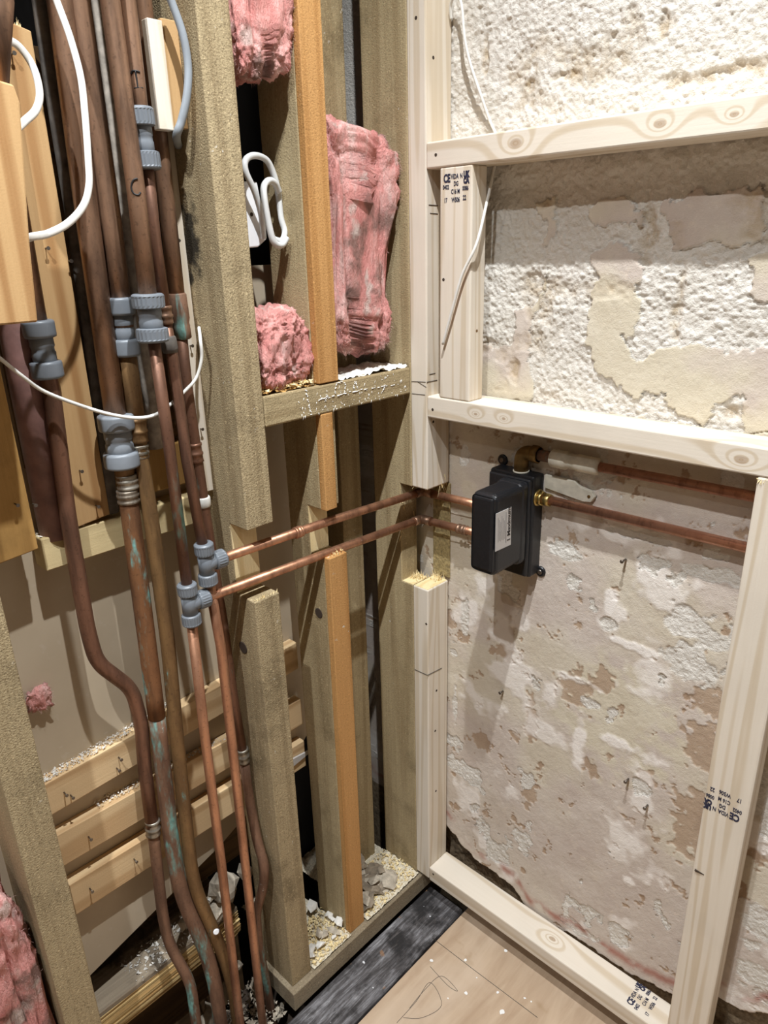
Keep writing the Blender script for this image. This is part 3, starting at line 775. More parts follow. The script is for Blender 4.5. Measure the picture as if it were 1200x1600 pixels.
box('facing_strip', -.0142, 0, -.2148, -.190, 1.012, NZ - NH, M['orange_z'], t, bev=.0015, label='orange stained facing strip above the pipes')
box('notch_face', -.0478, -.0465, -.2145, -.1735, .926, 1.011, M['fresh_cut'], t, bev=0, label='pale freshly cut notch')
splinters(t, (-.006, -.195, .927), (.006, .018, .001), 30, .006, 14, M['fresh_cut'], down=False)
nog = box('noggin', -.088, 0, -.324, -.001, NZ - NH, NZ, M['treated_y'], bev=.003, label='treated noggin splashed with white paint between the studs', cat='noggin')
bm = bmesh.new()
for q in [[(0.0004, -0.2429, 1.2212), (0.0004, -0.2397, 1.1968), (0.0004, -0.2345, 1.1797)], [(0.0004, -0.2195, 1.2005), (0.0004, -0.1741, 1.2013), (0.0004, -0.1307, 1.2018), (0.0004, -0.0851, 1.2002), (0.0004, -0.0419, 1.1980)], [(0.0004, -0.1823, 1.2057), (0.0004, -0.1786, 1.2195), (0.0004, -0.1617, 1.2191), (0.0004, -0.1597, 1.2042)], [(0.0004, -0.1425, 1.2015), (0.0004, -0.1372, 1.2176), (0.0004, -0.1307, 1.2018)], [(0.0004, -0.0761, 1.1889), (0.0004, -0.0661, 1.1995)], [(0.0004, -0.2051, 1.1950), (0.0004, -0.1989, 1.2053)]]:
    pp = smooth_path(q, 10)
    for i_ in range(len(pp) - 1):
        if rnd.random() < .18: continue
        j_ = Vector((0, rnd.uniform(-.0012, .0012), rnd.uniform(-.0012, .0012)))
        add_tube(bm, [pp[i_] + j_, pp[i_ + 1] + j_], [rnd.uniform(.0003, .0013), rnd.uniform(.0003, .0011)], 6)
for k_ in range(90):
    y_ = -.26 + rnd.random() * .25; z_ = NZ - NH + .004 + rnd.random() ** 1.6 * (NH - .008)
    p_ = Vector((.0003, y_, z_)); add_tube(bm, [p_, p_ + Vector((0, rnd.uniform(-.003, .003), -rnd.uniform(.001, .006)))], [rnd.uniform(.0002, .0007), .0002], 5)
bm_finish('paint_splash', bm, M['paint_white'], nog, label='white paint drips', kind='stuff')
sole = box('sole_plate', -.086, .0145, -.3835, .068, .0025, .0492, M['treated_dirty_y'], bev=.002, label='treated sole plate under the studs beside the black floorboard', cat='timber plate')
near = stud('treated_stud', -.772, -.724, -.1, zt, M['treated_dirty_z'], 'nearest treated stud at the lower left edge beside pink insulation')
stud('treated_stud', -.074, -.021, .02, zt, M['treated_z'], 'rear stud set back between the middle stud and the corner', depth=.09, x1=-.115, group='rear studs')
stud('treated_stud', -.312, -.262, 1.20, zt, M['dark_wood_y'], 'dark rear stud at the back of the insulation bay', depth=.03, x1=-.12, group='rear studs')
box('offcut_block', -.118, -.095, -.318, -.272, 1.24, 1.385, M['treated_z'], bev=.002, label='short treated offcut behind the lower pink insulation', cat='wood block')
for zc, yc in [(.865, -.352), ]:
    pass
bm = bmesh.new(); add_lathe(bm, (-0.0454, -0.3745, 0.8062), (0, -1, 0), [(0, .011), (.0006, .010)], 16); bm_finish('bored_hole', bm, M['screw_dark'], big)
bm = bmesh.new(); add_lathe(bm, (-0.0362, -0.2155, 0.8087), (0, -1, 0), [(0, .010), (.0006, .009)], 16); bm_finish('bored_hole', bm, M['screw_dark'], t)

# battens nailed over the cavity board
def batten(za, zb, y0, y1, label, nails):
    b = prism('batten', [(y0, za[0]), (y1, za[1]), (y1, zb[1]), (y0, zb[0])], 'x', -.1495, -.127, M['batten_y'], bev=.0012, label=label, cat='batten', group='battens behind the pipes')
    for p in nails:
        p = Vector(p)
        tube('nail', [p, p + Vector((.010, 0, 0))], .0011, M['steel'], b, seg=6)
        lathe('nail_head', p + Vector((.010, 0, 0)), (1, 0, 0), [(0, .0026), (.001, .0026)], M['steel'], b, seg=10)
    return b
XB = -.127
def zz(p): return p[2]
batten((zz((-0.1270, -0.6921, 0.6241)), zz((-0.1270, -0.3826, 0.6475))), (zz((-0.1270, -0.6890, 0.6815)), zz((-0.1270, -0.3753, 0.7059))), -.705, -.20, 'uppermost pine batten crossing behind the pipes', [(-0.1270, -0.5766, 0.6632), (-0.1270, -0.5829, 0.6455), (-0.1270, -0.6672, 0.6526), (-0.1270, -0.6591, 0.6422)])
batten((zz((-0.1270, -0.6888, 0.5233)), zz((-0.1270, -0.3990, 0.5153))), (zz((-0.1270, -0.6887, 0.5841)), zz((-0.1270, -0.3915, 0.5756))), -.695, -.20, 'middle pine batten crossing behind the pipes', [(-0.1270, -0.6466, 0.5504)])
batten((zz((-0.1270, -0.6870, 0.4182)), zz((-0.1270, -0.4120, 0.4113))), (zz((-0.1270, -0.6871, 0.4819)), zz((-0.1270, -0.4041, 0.4742))), -.690, -.20, 'lowest pine batten crossing behind the pipes', [(-0.1270, -0.5831, 0.4544), (-0.1270, -0.6615, 0.4525)])
# crumbs of plaster along the batten tops
def crumbs(name, boxes, n, size, mat, seed, label=None, cat=None, parent=None, kind='stuff'):
    r = random.Random(seed); bm = bmesh.new()
    for i in range(n):
        x0, x1, y0, y1, z0, z1 = boxes[r.randrange(len(boxes))]
        tt = r.random()
        p = Vector((r.uniform(x0, x1), y0 + (y1 - y0) * tt, z0 + (z1 - z0) * tt))
        s = size * r.uniform(.4, 1.3)
        vv = [bm.verts.new(p + Vector((r.uniform(-1, 1), r.uniform(-1, 1), r.uniform(-.4, 1))) * s) for _ in range(4)]
        for f in ((0, 1, 2), (0, 3, 1), (1, 3, 2), (2, 3, 0)): bm.faces.new([vv[k] for k in f])
    bmesh.ops.recalc_face_normals(bm, faces=bm.faces)
    return bm_finish(name, bm, mat, parent, label=label, cat=cat, kind=kind)
crumbs('plaster_crumbs', [(-.149, -.130, -.70, -.46, zz((-0.1270, -0.6890, 0.6815)) + .001, zz((-0.1270, -0.4348, 0.7022)) - .001)], 700, .0024, M['rubble_white'], 21, 'white plaster crumbs on the uppermost batten', 'crumbs')
crumbs('plaster_crumbs', [(-.149, -.132, -.62, -.36, zz((-0.1270, -0.6382, 0.5861)) + .002, zz((-0.1270, -0.3915, 0.5756)) + .001)], 420, .0024, M['rubble_white'], 22, 'white plaster crumbs on the middle batten', 'crumbs')

# ================================================================ BOARDS IN THE PIPE BAY
def nail(parent, p, L=.008, tilt=(0, 0, 0)):
    p = Vector(p); d = (Vector((1, 0, 0)) + Vector(tilt)).normalized()
    bm = bmesh.new(); add_tube(bm, [p, p + d * L], .0010, 6); add_lathe(bm, p + d * L, d, [(0, .0024), (.0009, .0024)], 10)
    bm_finish('nail', bm, M['steel'], parent)
t = box('bay_noggin', -.1495, -.113, -.630, -.376, 1.016, 1.064, M['noggin_y'], bev=.002, label='yellow treated noggin crossing behind the pipes under the planks', cat='noggin')
crumbs('plaster_dust', [(-.148, -.116, -.628, -.56, 1.064, 1.065)], 220, .003, M['rubble_white'], 23, 'crumbs on the left end of the yellow noggin', 'crumbs')
box('back_rail', -.1495, -.122, -.535, -.376, 1.082, 1.150, M['brown_plank_z'], bev=.002, label='brown cross piece behind the pipes just above the yellow noggin', cat='wood block')
t = prism('pine_plank', [(-.581, 1.066), (-.530, 1.072), (-0.5263, 1.6675), (-0.5617, 1.6722 + .004)], 'x', -.134, -.111, M['old_pine_z'], bev=.0015, label='wide warm pine plank with swirling grain behind the left pipe', cat='plank')
for p in [(-0.1110, -0.5537, 1.6403), (-0.1110, -0.5545, 1.4324), (-0.1110, -0.5284, 1.4166), (-0.1110, -0.5624, 1.1459), (-0.1110, -0.5482, 1.0904)]: nail(t, p)
splinters(t, (-.122, (-0.5617 + -0.5263) / 2, 1.6710 - .002), (.006, .012, .002), 40, .010, 31, M['fresh_cut'], down=False)
t = prism('brown_plank', [(-.705, 1.052), (-.640, 1.058), (-.640, 1.75), (-.705, 1.75)], 'x', -.118, -.097, M['brown_plank_z'], bev=.0015, label='brown plank at the left edge with two nails near its foot', cat='plank')
for p in [(-0.0970, -0.6572, 1.1269), (-0.0970, -0.6358, 1.1209)]: nail(t, p, .010)
t = prism('plank_offcut', [(-.82, 1.356), (-0.6277, 1.356), (-0.6207, 1.4370), (-0.6045, 1.5764 - .006), (-0.6076, 1.5862), (-.66, 1.595), (-.82, 1.595)], 'x', -.014, .012, M['old_pine_z'], bev=.002, label='orange pine offcut in the foreground at the upper left edge', cat='wood block')
tube('maroon_pipe', [(-0.0200, -0.6123, 1.5915), (-0.0200, -0.5920, 1.6671) , Vector((-0.0200, -0.5920, 1.6671)) + Vector((0, 0, .4))], .012, M['cu_old'], label='red-brown pipe rising behind the pine offcut at the top left corner', cat='pipe')
tube('maroon_pipe', [(-0.1280, -0.6036, 1.0564), (-0.1280, -0.6023, 1.3017), (-.128, -0.6023 + .004, 1.75)], .021, M['maroon'], seg=24, label='thick maroon pipe between the two planks', cat='pipe')
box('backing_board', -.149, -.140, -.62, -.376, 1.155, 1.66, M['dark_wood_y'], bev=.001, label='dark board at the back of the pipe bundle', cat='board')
tube('lead_pipe', [(-0.1180, -0.5237, 1.0720), (-0.1180, -0.5160, 1.2572), (-0.1180, -0.5098, 1.4608), (-0.1180, -0.5093, 1.6158), (-0.1180, -0.5067, 1.6975), Vector((-0.1180, -0.5067, 1.6975)) + Vector((-.004, .01, .4))], .0095, M['lead'], label='dark lead pipe just right of the wide pine plank', cat='pipe')
tube('limed_pipe', [(-0.1180, -0.4418, 1.1505), (-0.1180, -0.4397, 1.2458), (-0.1180, -0.4387, 1.4609), (-0.1180, -0.4426, 1.6235), (-0.1180, -0.4409, 1.7010), Vector((-0.1180, -0.4409, 1.7010)) + Vector((-.01, .012, .4))], .011, M['limed'], label='whitewashed old pipe between the two thick copper pipes', cat='pipe')
# lath and packer on the side of the broad stud
t = box('side_lath', -.098, -.080, -.392, -.3745, 1.075, 1.62, M['pine_z'], bev=.001, label='thin pine lath along the side of the broad stud', cat='lath')
for p in [(-0.0800, -0.3880, 1.4385), (-0.0800, -0.3863, 1.2972), (-0.0800, -0.3856, 1.1746)]: nail(t, p, .006)
pk = thing('pine_packer', (-.05, -.39, 1.5671), 'pale pine packer beside the grey cable at the top', 'wood block')
zb_, zt_ = 1.5671, 1.6849
box('strip', -.052, -.038, -.418, -.398, zb_, zt_, M['pine_z'], pk, bev=.001)
box('strip', -.052, -.042, -.397, -.3745, zb_ + .004, zt_ + .004, M['old_pine_z'], pk, bev=.001)

# ================================================================ PIPE RUNS
GP, GP2 = M['grey_plastic'], M['grey_plastic2']
def coupling(parent, c, axis, L, rc, rn, mat, ribs=True):
    """push-fit coupling: two collars on a waisted body"""
    a = Vector(axis).normalized(); c = Vector(c); h = L / 2; k = L * .30
    body = lathe('coupling', c - a * (h - k * .6), a, [(0, rn * .96), (L / 2 - k * .6 - .004, rn), (L / 2 - k * .6 - .002, rn * .93), (L / 2 - k * .6 + .002, rn * .93), (L / 2 - k * .6 + .004, rn), (L - 1.2 * k, rn * .96)], mat, parent, seg=28)
    for s in (-1, 1):
        p0 = c + a * s * h
        lathe('collar', p0, -a * s, [(0, rc * .86), (.0015, rc * .97), (.003, rc), (.0045, rc), (k - .004, rc), (k - .001, rc * .97), (k, rc * .84)], mat, body, seg=44 if ribs else 32, rib=(.004, k - .0035, .0007) if ribs else None)
    return body

def tee(parent, c, up, branch, mat, rc=.0145, rn=.0115):
    c = Vector(c); u = Vector(up).normalized(); b = Vector(branch).normalized()
    body = lathe('tee', c - u * .020, u, [(0, rn), (.040, rn)], mat, parent)
    lathe('spigot', c, b, [(0, rn), (.020, rn)], mat, body)
    for d, L in ((u, .034), (-u, .034), (b, .032)):
        p0 = c + d * L
        lathe('collar', p0, -d, [(0, rc * .85), (.0015, rc * .97), (.003, rc), (.0045, rc), (.015, rc), (.017, rc * .96), (.0185, rc * .86)], mat, body, seg=44, rib=(.004, .0152, .0006))
    return body

def joint(parent, p, d, r, L=.024, mat=None):
    lathe('solder_joint', Vector(p) - Vector(d).normalized() * L / 2, d, [(0, r), (.001, r + .0022), (.004, r + .0024), (.005, r + .0012), (L * .5 - .001, r + .0012), (L * .5, r + .0024), (L * .5 + .003, r + .0024), (L * .5 + .004, r + .0012), (L - .004, r + .0014), (L - .001, r + .002), (L, r)], mat or M['solder'], parent)

UPV = (0, 0, 1)
# --- run at the far left: bent 22 mm pipe
c1 = Vector((-0.0980, -0.5856, 1.3133))
r1 = thing('pipe_run', (c1.x, c1.y, 0), 'leftmost copper pipe with grey coupling, jogging right at mid height', 'pipe', 'copper pipe runs')
tube('pipe', [c1, c1 + Vector((0, .004, .30)), c1 + Vector((-.004, .02, .60))], .011, M['cu_old'], r1)
coupling(r1, c1, (0, -.01, 1), .072, .0195, .0148, GP, ribs=False)
pth = [c1, (-0.0980, -0.5848, 1.2531), (-0.0980, -0.5940, 1.0970), (-0.0980, -0.5971, 0.9155), (-0.0980, -0.5932, 0.8601), (-0.0960, -0.5490, 0.7929), (-0.0960, -0.5434, 0.7256), (-0.0960, -0.5507, 0.6427), (-0.0940, -0.5555, 0.5285)]
tube('pipe', fillet(pth, .022), .0110, M['cu_red'], r1, seg=20)
joint(r1, (-0.0940, -0.5549, 0.5253), (0, -.1, -1), .0105, .03)
tube('pipe', fillet([(-0.0940, -0.5549, 0.5253), (-0.0940, -0.5586, 0.4614), (-0.0940, -0.5652, 0.3350), (-0.0880, -0.5656, 0.2709), (-0.0620, -0.5497, 0.1822), (-0.0550, -0.5560, 0.0690), Vector((-0.0550, -0.5560, 0.0690)) + Vector((0, 0, -.12))], .03), .0095, M['cu_dull'], r1, seg=18)
# --- thick pipe A into the big coupling and the verdigris pipe
c2 = Vector((-0.0800, -0.5142, 1.1826))
r2 = thing('pipe_run', (c2.x, c2.y, 0), 'thick copper pipe with the largest grey coupling and green verdigris below', 'pipe', 'copper pipe runs')
tube('pipe', [c2, (-0.0800, -0.5093, 1.4594), (-0.0800, -0.5017, 1.6956), Vector((-0.0800, -0.5017, 1.6956)) + Vector((0, .006, .5))], .0142, M['cu_old'], r2, seg=22)
coupling(r2, c2, (0, .01, 1), .075, .0240, .0190, GP2, ribs=False)
tube('pipe', [c2, (-0.0800, -0.5126, 1.1164)], .0130, M['cu_gold'], r2, seg=20)
joint(r2, (-0.0800, -0.5114, 1.1237), (0, 0, 1), .0130, .022)
joint(r2, (-0.0800, -0.5139, 1.1024), (0, 0, 1), .0132, .020)
tube('pipe', fillet([(-0.0800, -0.5133, 1.1118), (-0.0800, -0.5150, 1.0590), (-0.0800, -0.5217, 0.8164), (-0.0800, -0.5242, 0.7349)], .05), .0135, M['cu_verd'], r2, seg=20)
tube('pipe', fillet([(-0.0800, -0.5238, 0.7372), (-0.0800, -0.5271, 0.6624), (-0.0800, -0.5344, 0.4667), (-0.0780, -0.5326, 0.3647), (-0.0600, -0.5138, 0.2384), (-0.0520, -0.5082, 0.1412), (-0.0500, -0.5113, 0.0245), Vector((-0.0500, -0.5113, 0.0245)) + Vector((0, 0, -.12))], .05), .0130, M['cu_dull'], r2, seg=20)
# --- thick pipe B with coupling and golden pipe
c3 = Vector((-0.0780, -0.4851, 1.3325))
r3 = thing('pipe_run', (c3.x, c3.y, 0), 'thick copper pipe with grey coupling turning golden brown lower down', 'pipe', 'copper pipe runs')
tube('pipe', [c3, (-0.0800, -0.4798, 1.4595), (-0.0800, -0.4794, 1.6996), Vector((-0.0800, -0.4794, 1.6996)) + Vector((0, .004, .5))], .0140, M['cu_old'], r3, seg=22)
coupling(r3, c3, (0, .01, 1), .076, .0190, .0146, GP, ribs=False)
tube('pipe', [c3, (-0.0780, -0.4857, 1.2657), (-0.0760, -0.4878, 1.1997)], .0128, M['cu_gold'], r3, seg=20)
joint(r3, (-0.0760, -0.4879, 1.1934), (0, -.05, -1), .0124, .034, M['cu_gold'])
joint(r3, (-0.0760, -0.4888, 1.1632), (0, -.05, -1), .0110, .02)
tube('pipe', fillet([(-0.0760, -0.4878, 1.1997), (-0.0740, -0.4895, 1.1403), (-0.0700, -0.4895, 1.0638), (-0.0700, -0.4919, 0.8636), (-0.0700, -0.5017, 0.6777), (-0.0700, -0.5090, 0.4966), (-0.0680, -0.5126, 0.3780), (-0.0520, -0.4870, 0.2202), (-0.0460, -0.4768, 0.1149), (-0.0440, -0.4790, -0.0052), Vector((-0.0440, -0.4790, -0.0052)) + Vector((0, 0, -.12))], .05), .0112, M['cu_gold'], r3, seg=20)
lathe('paint_spot', Vector((-0.0405, -0.4973, 0.2777)), (1, -.35, .35), [(0, .006), (.0012, .004)], M['white_plastic'], r3, seg=12, label='white paint spot')
# --- cold run C: coupling, lower tee and the lower branch
c4 = Vector((-0.0220, -0.4744, 1.3457)); t4 = Vector((-0.0200, -0.4748, 0.9360))
r4 = thing('pipe_run', (c4.x, c4.y, 0), 'copper pipe marked C with the lower grey tee and lower branch into the corner', 'pipe', 'copper pipe runs')
up4 = [c4, (-0.0240, -0.4695, 1.4985), (-0.0300, -0.4668, 1.6916), Vector((-0.0300, -0.4668, 1.6916)) + Vector((0, .004, .5))]
tube('pipe', up4, .0112, M['cu_old'], r4, seg=20)
coupling(r4, c4, (0, .005, 1), .060, .0205, .0150, GP)
tube('pipe', [c4, (-0.0210, -0.4728, 1.1917), t4 + Vector((0, 0, .01))], .0080, M['cu_red'], r4, seg=18)
tee(r4, t4, (0, -.01, 1), (.02, 1, 0), GP)
e4 = Vector((-.018, .046, .918))
tube('pipe', [t4, t4.lerp(e4, .5) + Vector((.001, 0, .001)), e4 + Vector((0, -.014, 0))], .0075, M['cu_mid'], r4, seg=18)
tube('elbow', fillet([e4 + Vector((0, -.022, 0)), e4, e4 + Vector((.026, 0, 0))], .016), .0092, M['cu_old'], r4, seg=18)
tube('pipe', [e4 + Vector((.022, 0, 0)), (.149, .046, .925)], .0075, M['cu_mid'], r4, seg=18)
joint(r4, (.085, .046, .9213), (1, 0, .05), .0075, .022, M['cu_old'])
tube('pipe', [t4, (-0.0220, -0.4779, 0.7013), (-0.0220, -0.4793, 0.4362), (-0.0220, -0.4858, 0.0337), Vector((-0.0220, -0.4858, 0.0337)) + Vector((0, 0, -.14))], .0078, M['cu_mid'], r4, seg=18)
# --- hot run D: coupling, upper tee and the upper branch
c5 = Vector((-0.0300, -0.4474, 1.5534)); t5 = Vector((-0.0200, -0.4392, 0.9889))
r5 = thing('pipe_run', (c5.x, c5.y, 0), 'copper pipe marked H with the upper grey tee and upper branch into the corner', 'pipe', 'copper pipe runs')
tube('pipe', [c5, (-0.0330, -0.4440, 1.6130), (-0.0380, -0.4398, 1.6981), Vector((-0.0380, -0.4398, 1.6981)) + Vector((-.004, .004, .5))], .0092, M['cu_old'], r5, seg=20)
coupling(r5, c5, (0, -.02, 1), .068, .0168, .0118, GP)
tube('pipe', [c5, (-0.0360, -0.4471, 1.4428), (-0.0380, -0.4445, 1.3482)], .0090, M['cu_red'], r5, seg=18)
joint(r5, (-0.0380, -0.4448, 1.3465), (0, .03, -1), .0088, .024, M['cu_old'])
lathe('repair_tape', (-0.0360, -0.4452, 1.3194), (.02, .03, -1), [(0, .0090), (.002, .0105), (.016, .0112), (.022, .0095)], M['lead'], r5, seg=14)
tube('pipe', [(-0.0380, -0.4448, 1.3400), (-0.0340, -0.4430, 1.2898), (-0.0240, -0.4471, 1.1491), t5], .0078, M['cu_red'], r5, seg=18)
tee(r5, t5, (.02, -.02, 1), (.02, 1, 0), GP)
e5 = Vector((-.014, .046, .976))
tube('pipe', [t5, t5.lerp(e5, .5) + Vector((.001, 0, .003)), e5 + Vector((0, -.014, 0))], .0075, M['cu_mid'], r5, seg=18)
tube('elbow', fillet([e5 + Vector((0, -.022, 0)), e5, e5 + Vector((.026, 0, 0))], .016), .0088, M['cu_old'], r5, seg=18)
tube('pipe', [e5 + Vector((.022, 0, 0)), (.149, .046, .980)], .0075, M['cu_mid'], r5, seg=18)
joint(r5, t5.lerp(e5, .36) + Vector((.001, 0, .002)), e5 - t5, .0075, .016, M['cu_mid'])
tube('pipe', [t5, (-0.0220, -0.4300, 0.8432), (-0.0220, -0.4313, 0.5960), (-0.0220, -0.4380, -0.0189), Vector((-0.0220, -0.4380, -0.0189)) + Vector((0, 0, -.14))], .0078, M['cu_mid'], r5, seg=18)
# --- run E beside the stud
c6 = Vector((-0.0660, -0.4064, 1.3482))
r6 = thing('pipe_run', (c6.x, c6.y, 0), 'copper pipe hugging the broad stud, wrapped once with white tape', 'pipe', 'copper pipe runs')
tube('pipe', [c6, (-0.0660, -0.4051, 1.4591), (-0.0660, -0.4031, 1.6205), (-0.0660, -0.4040, 1.7102), Vector((-0.0660, -0.4040, 1.7102)) + Vector((0, .004, .5))], .0108, M['cu_old'], r6, seg=20)
lathe('reducer', (-0.0660, -0.4061, 1.3711), (0, .03, -1), [(0, .0112), (.002, .0128), (.034, .0128), (.040, .0112), (.044, .0118), (.060, .0118), (.062, .0095)], M['cu_dull'], r6)
tube('pipe', [c6, (-0.0660, -0.4084, 1.2467), (-0.0660, -0.4060, 1.1467), (-0.0660, -0.4033, 1.0498), (-0.0660, -0.3954, 0.8697), (-0.0660, -0.3910, 0.6945), (-0.0660, -0.3856, 0.5907)], .0085, M['cu_red'], r6, seg=18)
joint(r6, (-0.0660, -0.4063, 1.1448), (0, .03, -1), .0082, .03, M['cu_red'])
lathe('white_tape', (-0.0660, -0.4034, 1.0747), (0, .02, -1), [(0, .0098), (.002, .0108), (.014, .0106), (.016, .0092)], M['tape'], r6, label='white tape wrap')
joint(r6, (-0.0660, -0.3850, 0.5834), (0, .03, -1), .0085, .03)
p6 = [(-0.0660, -0.3847, 0.5860), (-0.0640, -0.3848, 0.4991), (-0.0408, -0.3920, 0.4079), (-0.0240, -0.3920, 0.3631), (-0.0361, -0.3920, 0.3025), (-0.0500, -0.4063, 0.2390), (-0.0460, -0.4114, 0.1629), (-0.0440, -0.4040, 0.0063), (-0.0440, -0.3981, -0.0987)]
tube('pipe', fillet(p6 + [Vector(p6[-1]) + Vector((0, 0, -.12))], .025), .0088, M['cu_dull'], r6, seg=18)
# handwritten marks
def mark(parent, c, r, strokes, label):
    """marker strokes wrapped on the side of an upright pipe; strokes are lists of (angle, height)"""
    bm = bmesh.new()
    for st in strokes:
        pts = [Vector((c[0] + math.cos(-.65 + a) * (r + .0002), c[1] + math.sin(-.65 + a) * (r + .0002), z)) for a, z in st]
        add_tube(bm, smooth_path(pts, 5), .0011, 6)
    bm_finish('handwritten_mark', bm, M['ink_black'], parent, label=label)
hz = 1.6110 + .004
mark(r5, (-.0335, -0.4438), .0092, [[(-.55, hz + .006), (-.3, hz + .009), (.2, hz + .009), (.6, hz + .008)], [(.05, hz + .009), (.1, hz), (.1, hz - .008)], [(-.35, hz - .009), (.1, hz - .008), (.75, hz - .008)]], 'letter H written sideways in black marker')
hz = 1.4985
mark(r4, (-.024, -0.4695), .0112, [[(.45, hz + .009), (.0, hz + .007), (-.3, hz), (-.15, hz - .007), (.3, hz - .009), (.6, hz - .006)]], 'letter C written in black marker')

# ================================================================ VALVE BOX AND ITS PIPES ON THE PLASTER WALL
vb = thing('valve_box', (.20, .07, .87), 'black plastic shower valve box fixed to the plaster wall', 'valve box')
BP = M['black_plastic']
x0, x1 = .150, .2405
fl = box('back_box', x0, x1, .036, .0695, .872, 1.058, BP, vb, bev=.005, seg=3)
box('rim', x0 + .004, x1 - .003, .028, .0365, .876, 1.054, BP, vb, bev=.003)
body = box('cover', .186, .2355, -.066, .030, .908, 1.050, BP, vb, bev=.011, seg=4)
box('cover_step', .184, .2368, .004, .030, .904, 1.052, BP, vb, bev=.009, seg=3)
box('cover_front', .189, .2325, -.0675, -.060, .914, 1.046, BP, body, bev=.006, seg=3)
for nm, p in (('lug', (.156, 1.066)), ('lug', (.244, .876)), ('lug', (.156, .868))):
    lg = lathe(nm, (p[0], .0695, p[1]), (0, -1, 0), [(0, .010), (.004, .010), (.006, .008)], BP, vb, seg=20)
    lathe('screw_head', (p[0], .0640, p[1]), (0, -1, 0), [(0, .0045), (.0015, .0045), (.0022, .003)], M['steel'], lg, seg=14)
LX = .2362
lab = prism('label', [(-0.0655, 1.0215), (-0.0640, 0.9556), (-0.0201, 0.9537), (-0.0227, 1.0213)], 'x', LX - .0006, LX, M['label'], vb, label='silver paper label lettered Maximum')
la, lb = Vector((0.2360, -0.0640, 0.9556)), Vector((0.2360, -0.0201, 0.9537)); ltop = Vector((0.2360, -0.0227, 1.0213))
wv = lb - la; hv = ltop - lb; hv_n = hv.normalized(); wv_n = wv.normalized()
bm = bmesh.new()
off = Vector((.0003, 0, 0))
text_geo(bm, '1 Maximum', lb - wv_n * (wv.length * .06) + hv_n * (hv.length * .12) + off, hv_n, -wv_n, hv.length * .19, .0002)
q = lb - wv_n * wv.length * .34 + off
add_tube(bm, [q + hv_n * hv.length * .12, q + hv_n * hv.length * .92], .0004, 4)
for k in range(6):
    q = la + wv_n * wv.length * (.16 + .08 * k) + off
    add_tube(bm, [q + hv_n * hv.length * (.22 + .02 * (k % 2)), q + hv_n * hv.length * (.86 - .07 * (k % 3))], .00025, 4)
bm_finish('label_lettering', bm, M['label_ink'], lab)

def nut(name, p, d, r, L, mat, parent):
    return lathe(name, p, d, [(0, r * .9), (.001, r), (L - .001, r), (L, r * .9)], mat, parent, seg=6)
# upper supply
pu = thing('supply_pipe', (.45, .05, 1.09), 'upper copper supply pipe with a brass elbow and off-white coupling', 'pipe', 'supply pipes of the valve box')
zu = 1.0931
xe = .205
lathe('ring_seal', (xe, .05, 1.0575), (0, 0, 1), [(0, .014), (.003, .014)], M['cream_plastic'], pu)
tube('brass_elbow', fillet([(xe, .05, 1.058), (xe, .05, zu), (xe + .034, .05, zu)], .02), .0125, M['brass_dark'], pu, seg=20)
nut('hex_nut', (xe + .020, .05, zu), (1, 0, 0), .0155, .014, M['brass_dark'], pu)
tube('pipe', [(xe + .03, .05, zu), (.29, .05, zu)], .0095, M['cu_dull'], pu)
xa = 0.2626; xb = 0.3480
lathe('plastic_coupling', (xa, .05, zu), (1, 0, 0), [(0, .012), (.002, .0152), (.028, .0152), (.031, .012), (.036, .0128), (.044, .0122), (.048, .0138), (xb - xa - .004, .0138), (xb - xa, .0105)], M['cream_plastic'], pu, seg=24)
tube('pipe', [(xb - .004, .05, zu), (1.5, .05, zu + .006)], .0078, M['cu_new'], pu, seg=20)
# lower supply
pl = thing('supply_pipe', (.45, .05, 1.0), 'lower copper supply pipe leaving the box through a brass nut', 'pipe', 'supply pipes of the valve box')
zl = 1.0188
lathe('flange_washer', (.2400, .05, zl), (1, 0, 0), [(0, .0145), (.003, .0145), (.004, .012)], M['brass'], pl)
nut('hex_nut', (.2435, .05, zl), (1, 0, 0), .0135, .008, M['brass'], pl)
nut('hex_nut', (.253, .05, zl), (1, 0, 0), .0115, .012, M['brass'], pl)
tube('pipe', [(.2435, .05, zl), (1.5, .05, zl + .004)], .0078, M['cu_new'], pl, seg=20)
t = prism('wall_bracket', [(.245, 1.035), (.245, 1.058), (.300, 1.058), (.312, 1.050), (.332, 1.046), (.338, 1.038), (.332, 1.028), (.318, 1.026), (.285, 1.030)], 'y', .060, .0675, M['cream_plastic'], bev=.001, label='pale bracket strip on the wall between the two supply pipes', cat='bracket')
lathe('screw_head', (.328, .060, 1.037), (0, -1, 0), [(0, .003), (.001, .0025)], M['brass_dark'], t, seg=10)
# screws and hooks left in the plaster
for p, L, lb_ in [((0.3976, 0.0660, 0.9445), .014, 'screw sticking out of the plaster below the supply pipes'), ((0.4427, 0.0660, 0.5346), .012, 'upper rusty fixing low in the plaster'), ((0.4815, 0.0660, 0.5004), .012, 'lower rusty fixing low in the plaster'), ((0.1753, 0.0660, 0.5945), .010, 'rusty fixing in the shadow below the black box')]:
    p = Vector(p)
    s = thing('wall_screw', p, lb_, 'screw')
    tube('shank', [p, p + Vector((0, -L, .001))], .0018, M['steel'], s, seg=8)
    lathe('head', p + Vector((0, -L, .001)), (0, -1, .05), [(0, .0032), (.0012, .0032), (.002, .002)], M['steel'], s, seg=10)
# squiggled lining behind the sawn-off post
box('yellow_lining', -.002, .040, .0635, .0675, .80, .998, M['osb'], bev=.001, label='yellowish squiggled lining in the gap of the corner post', cat='lining')

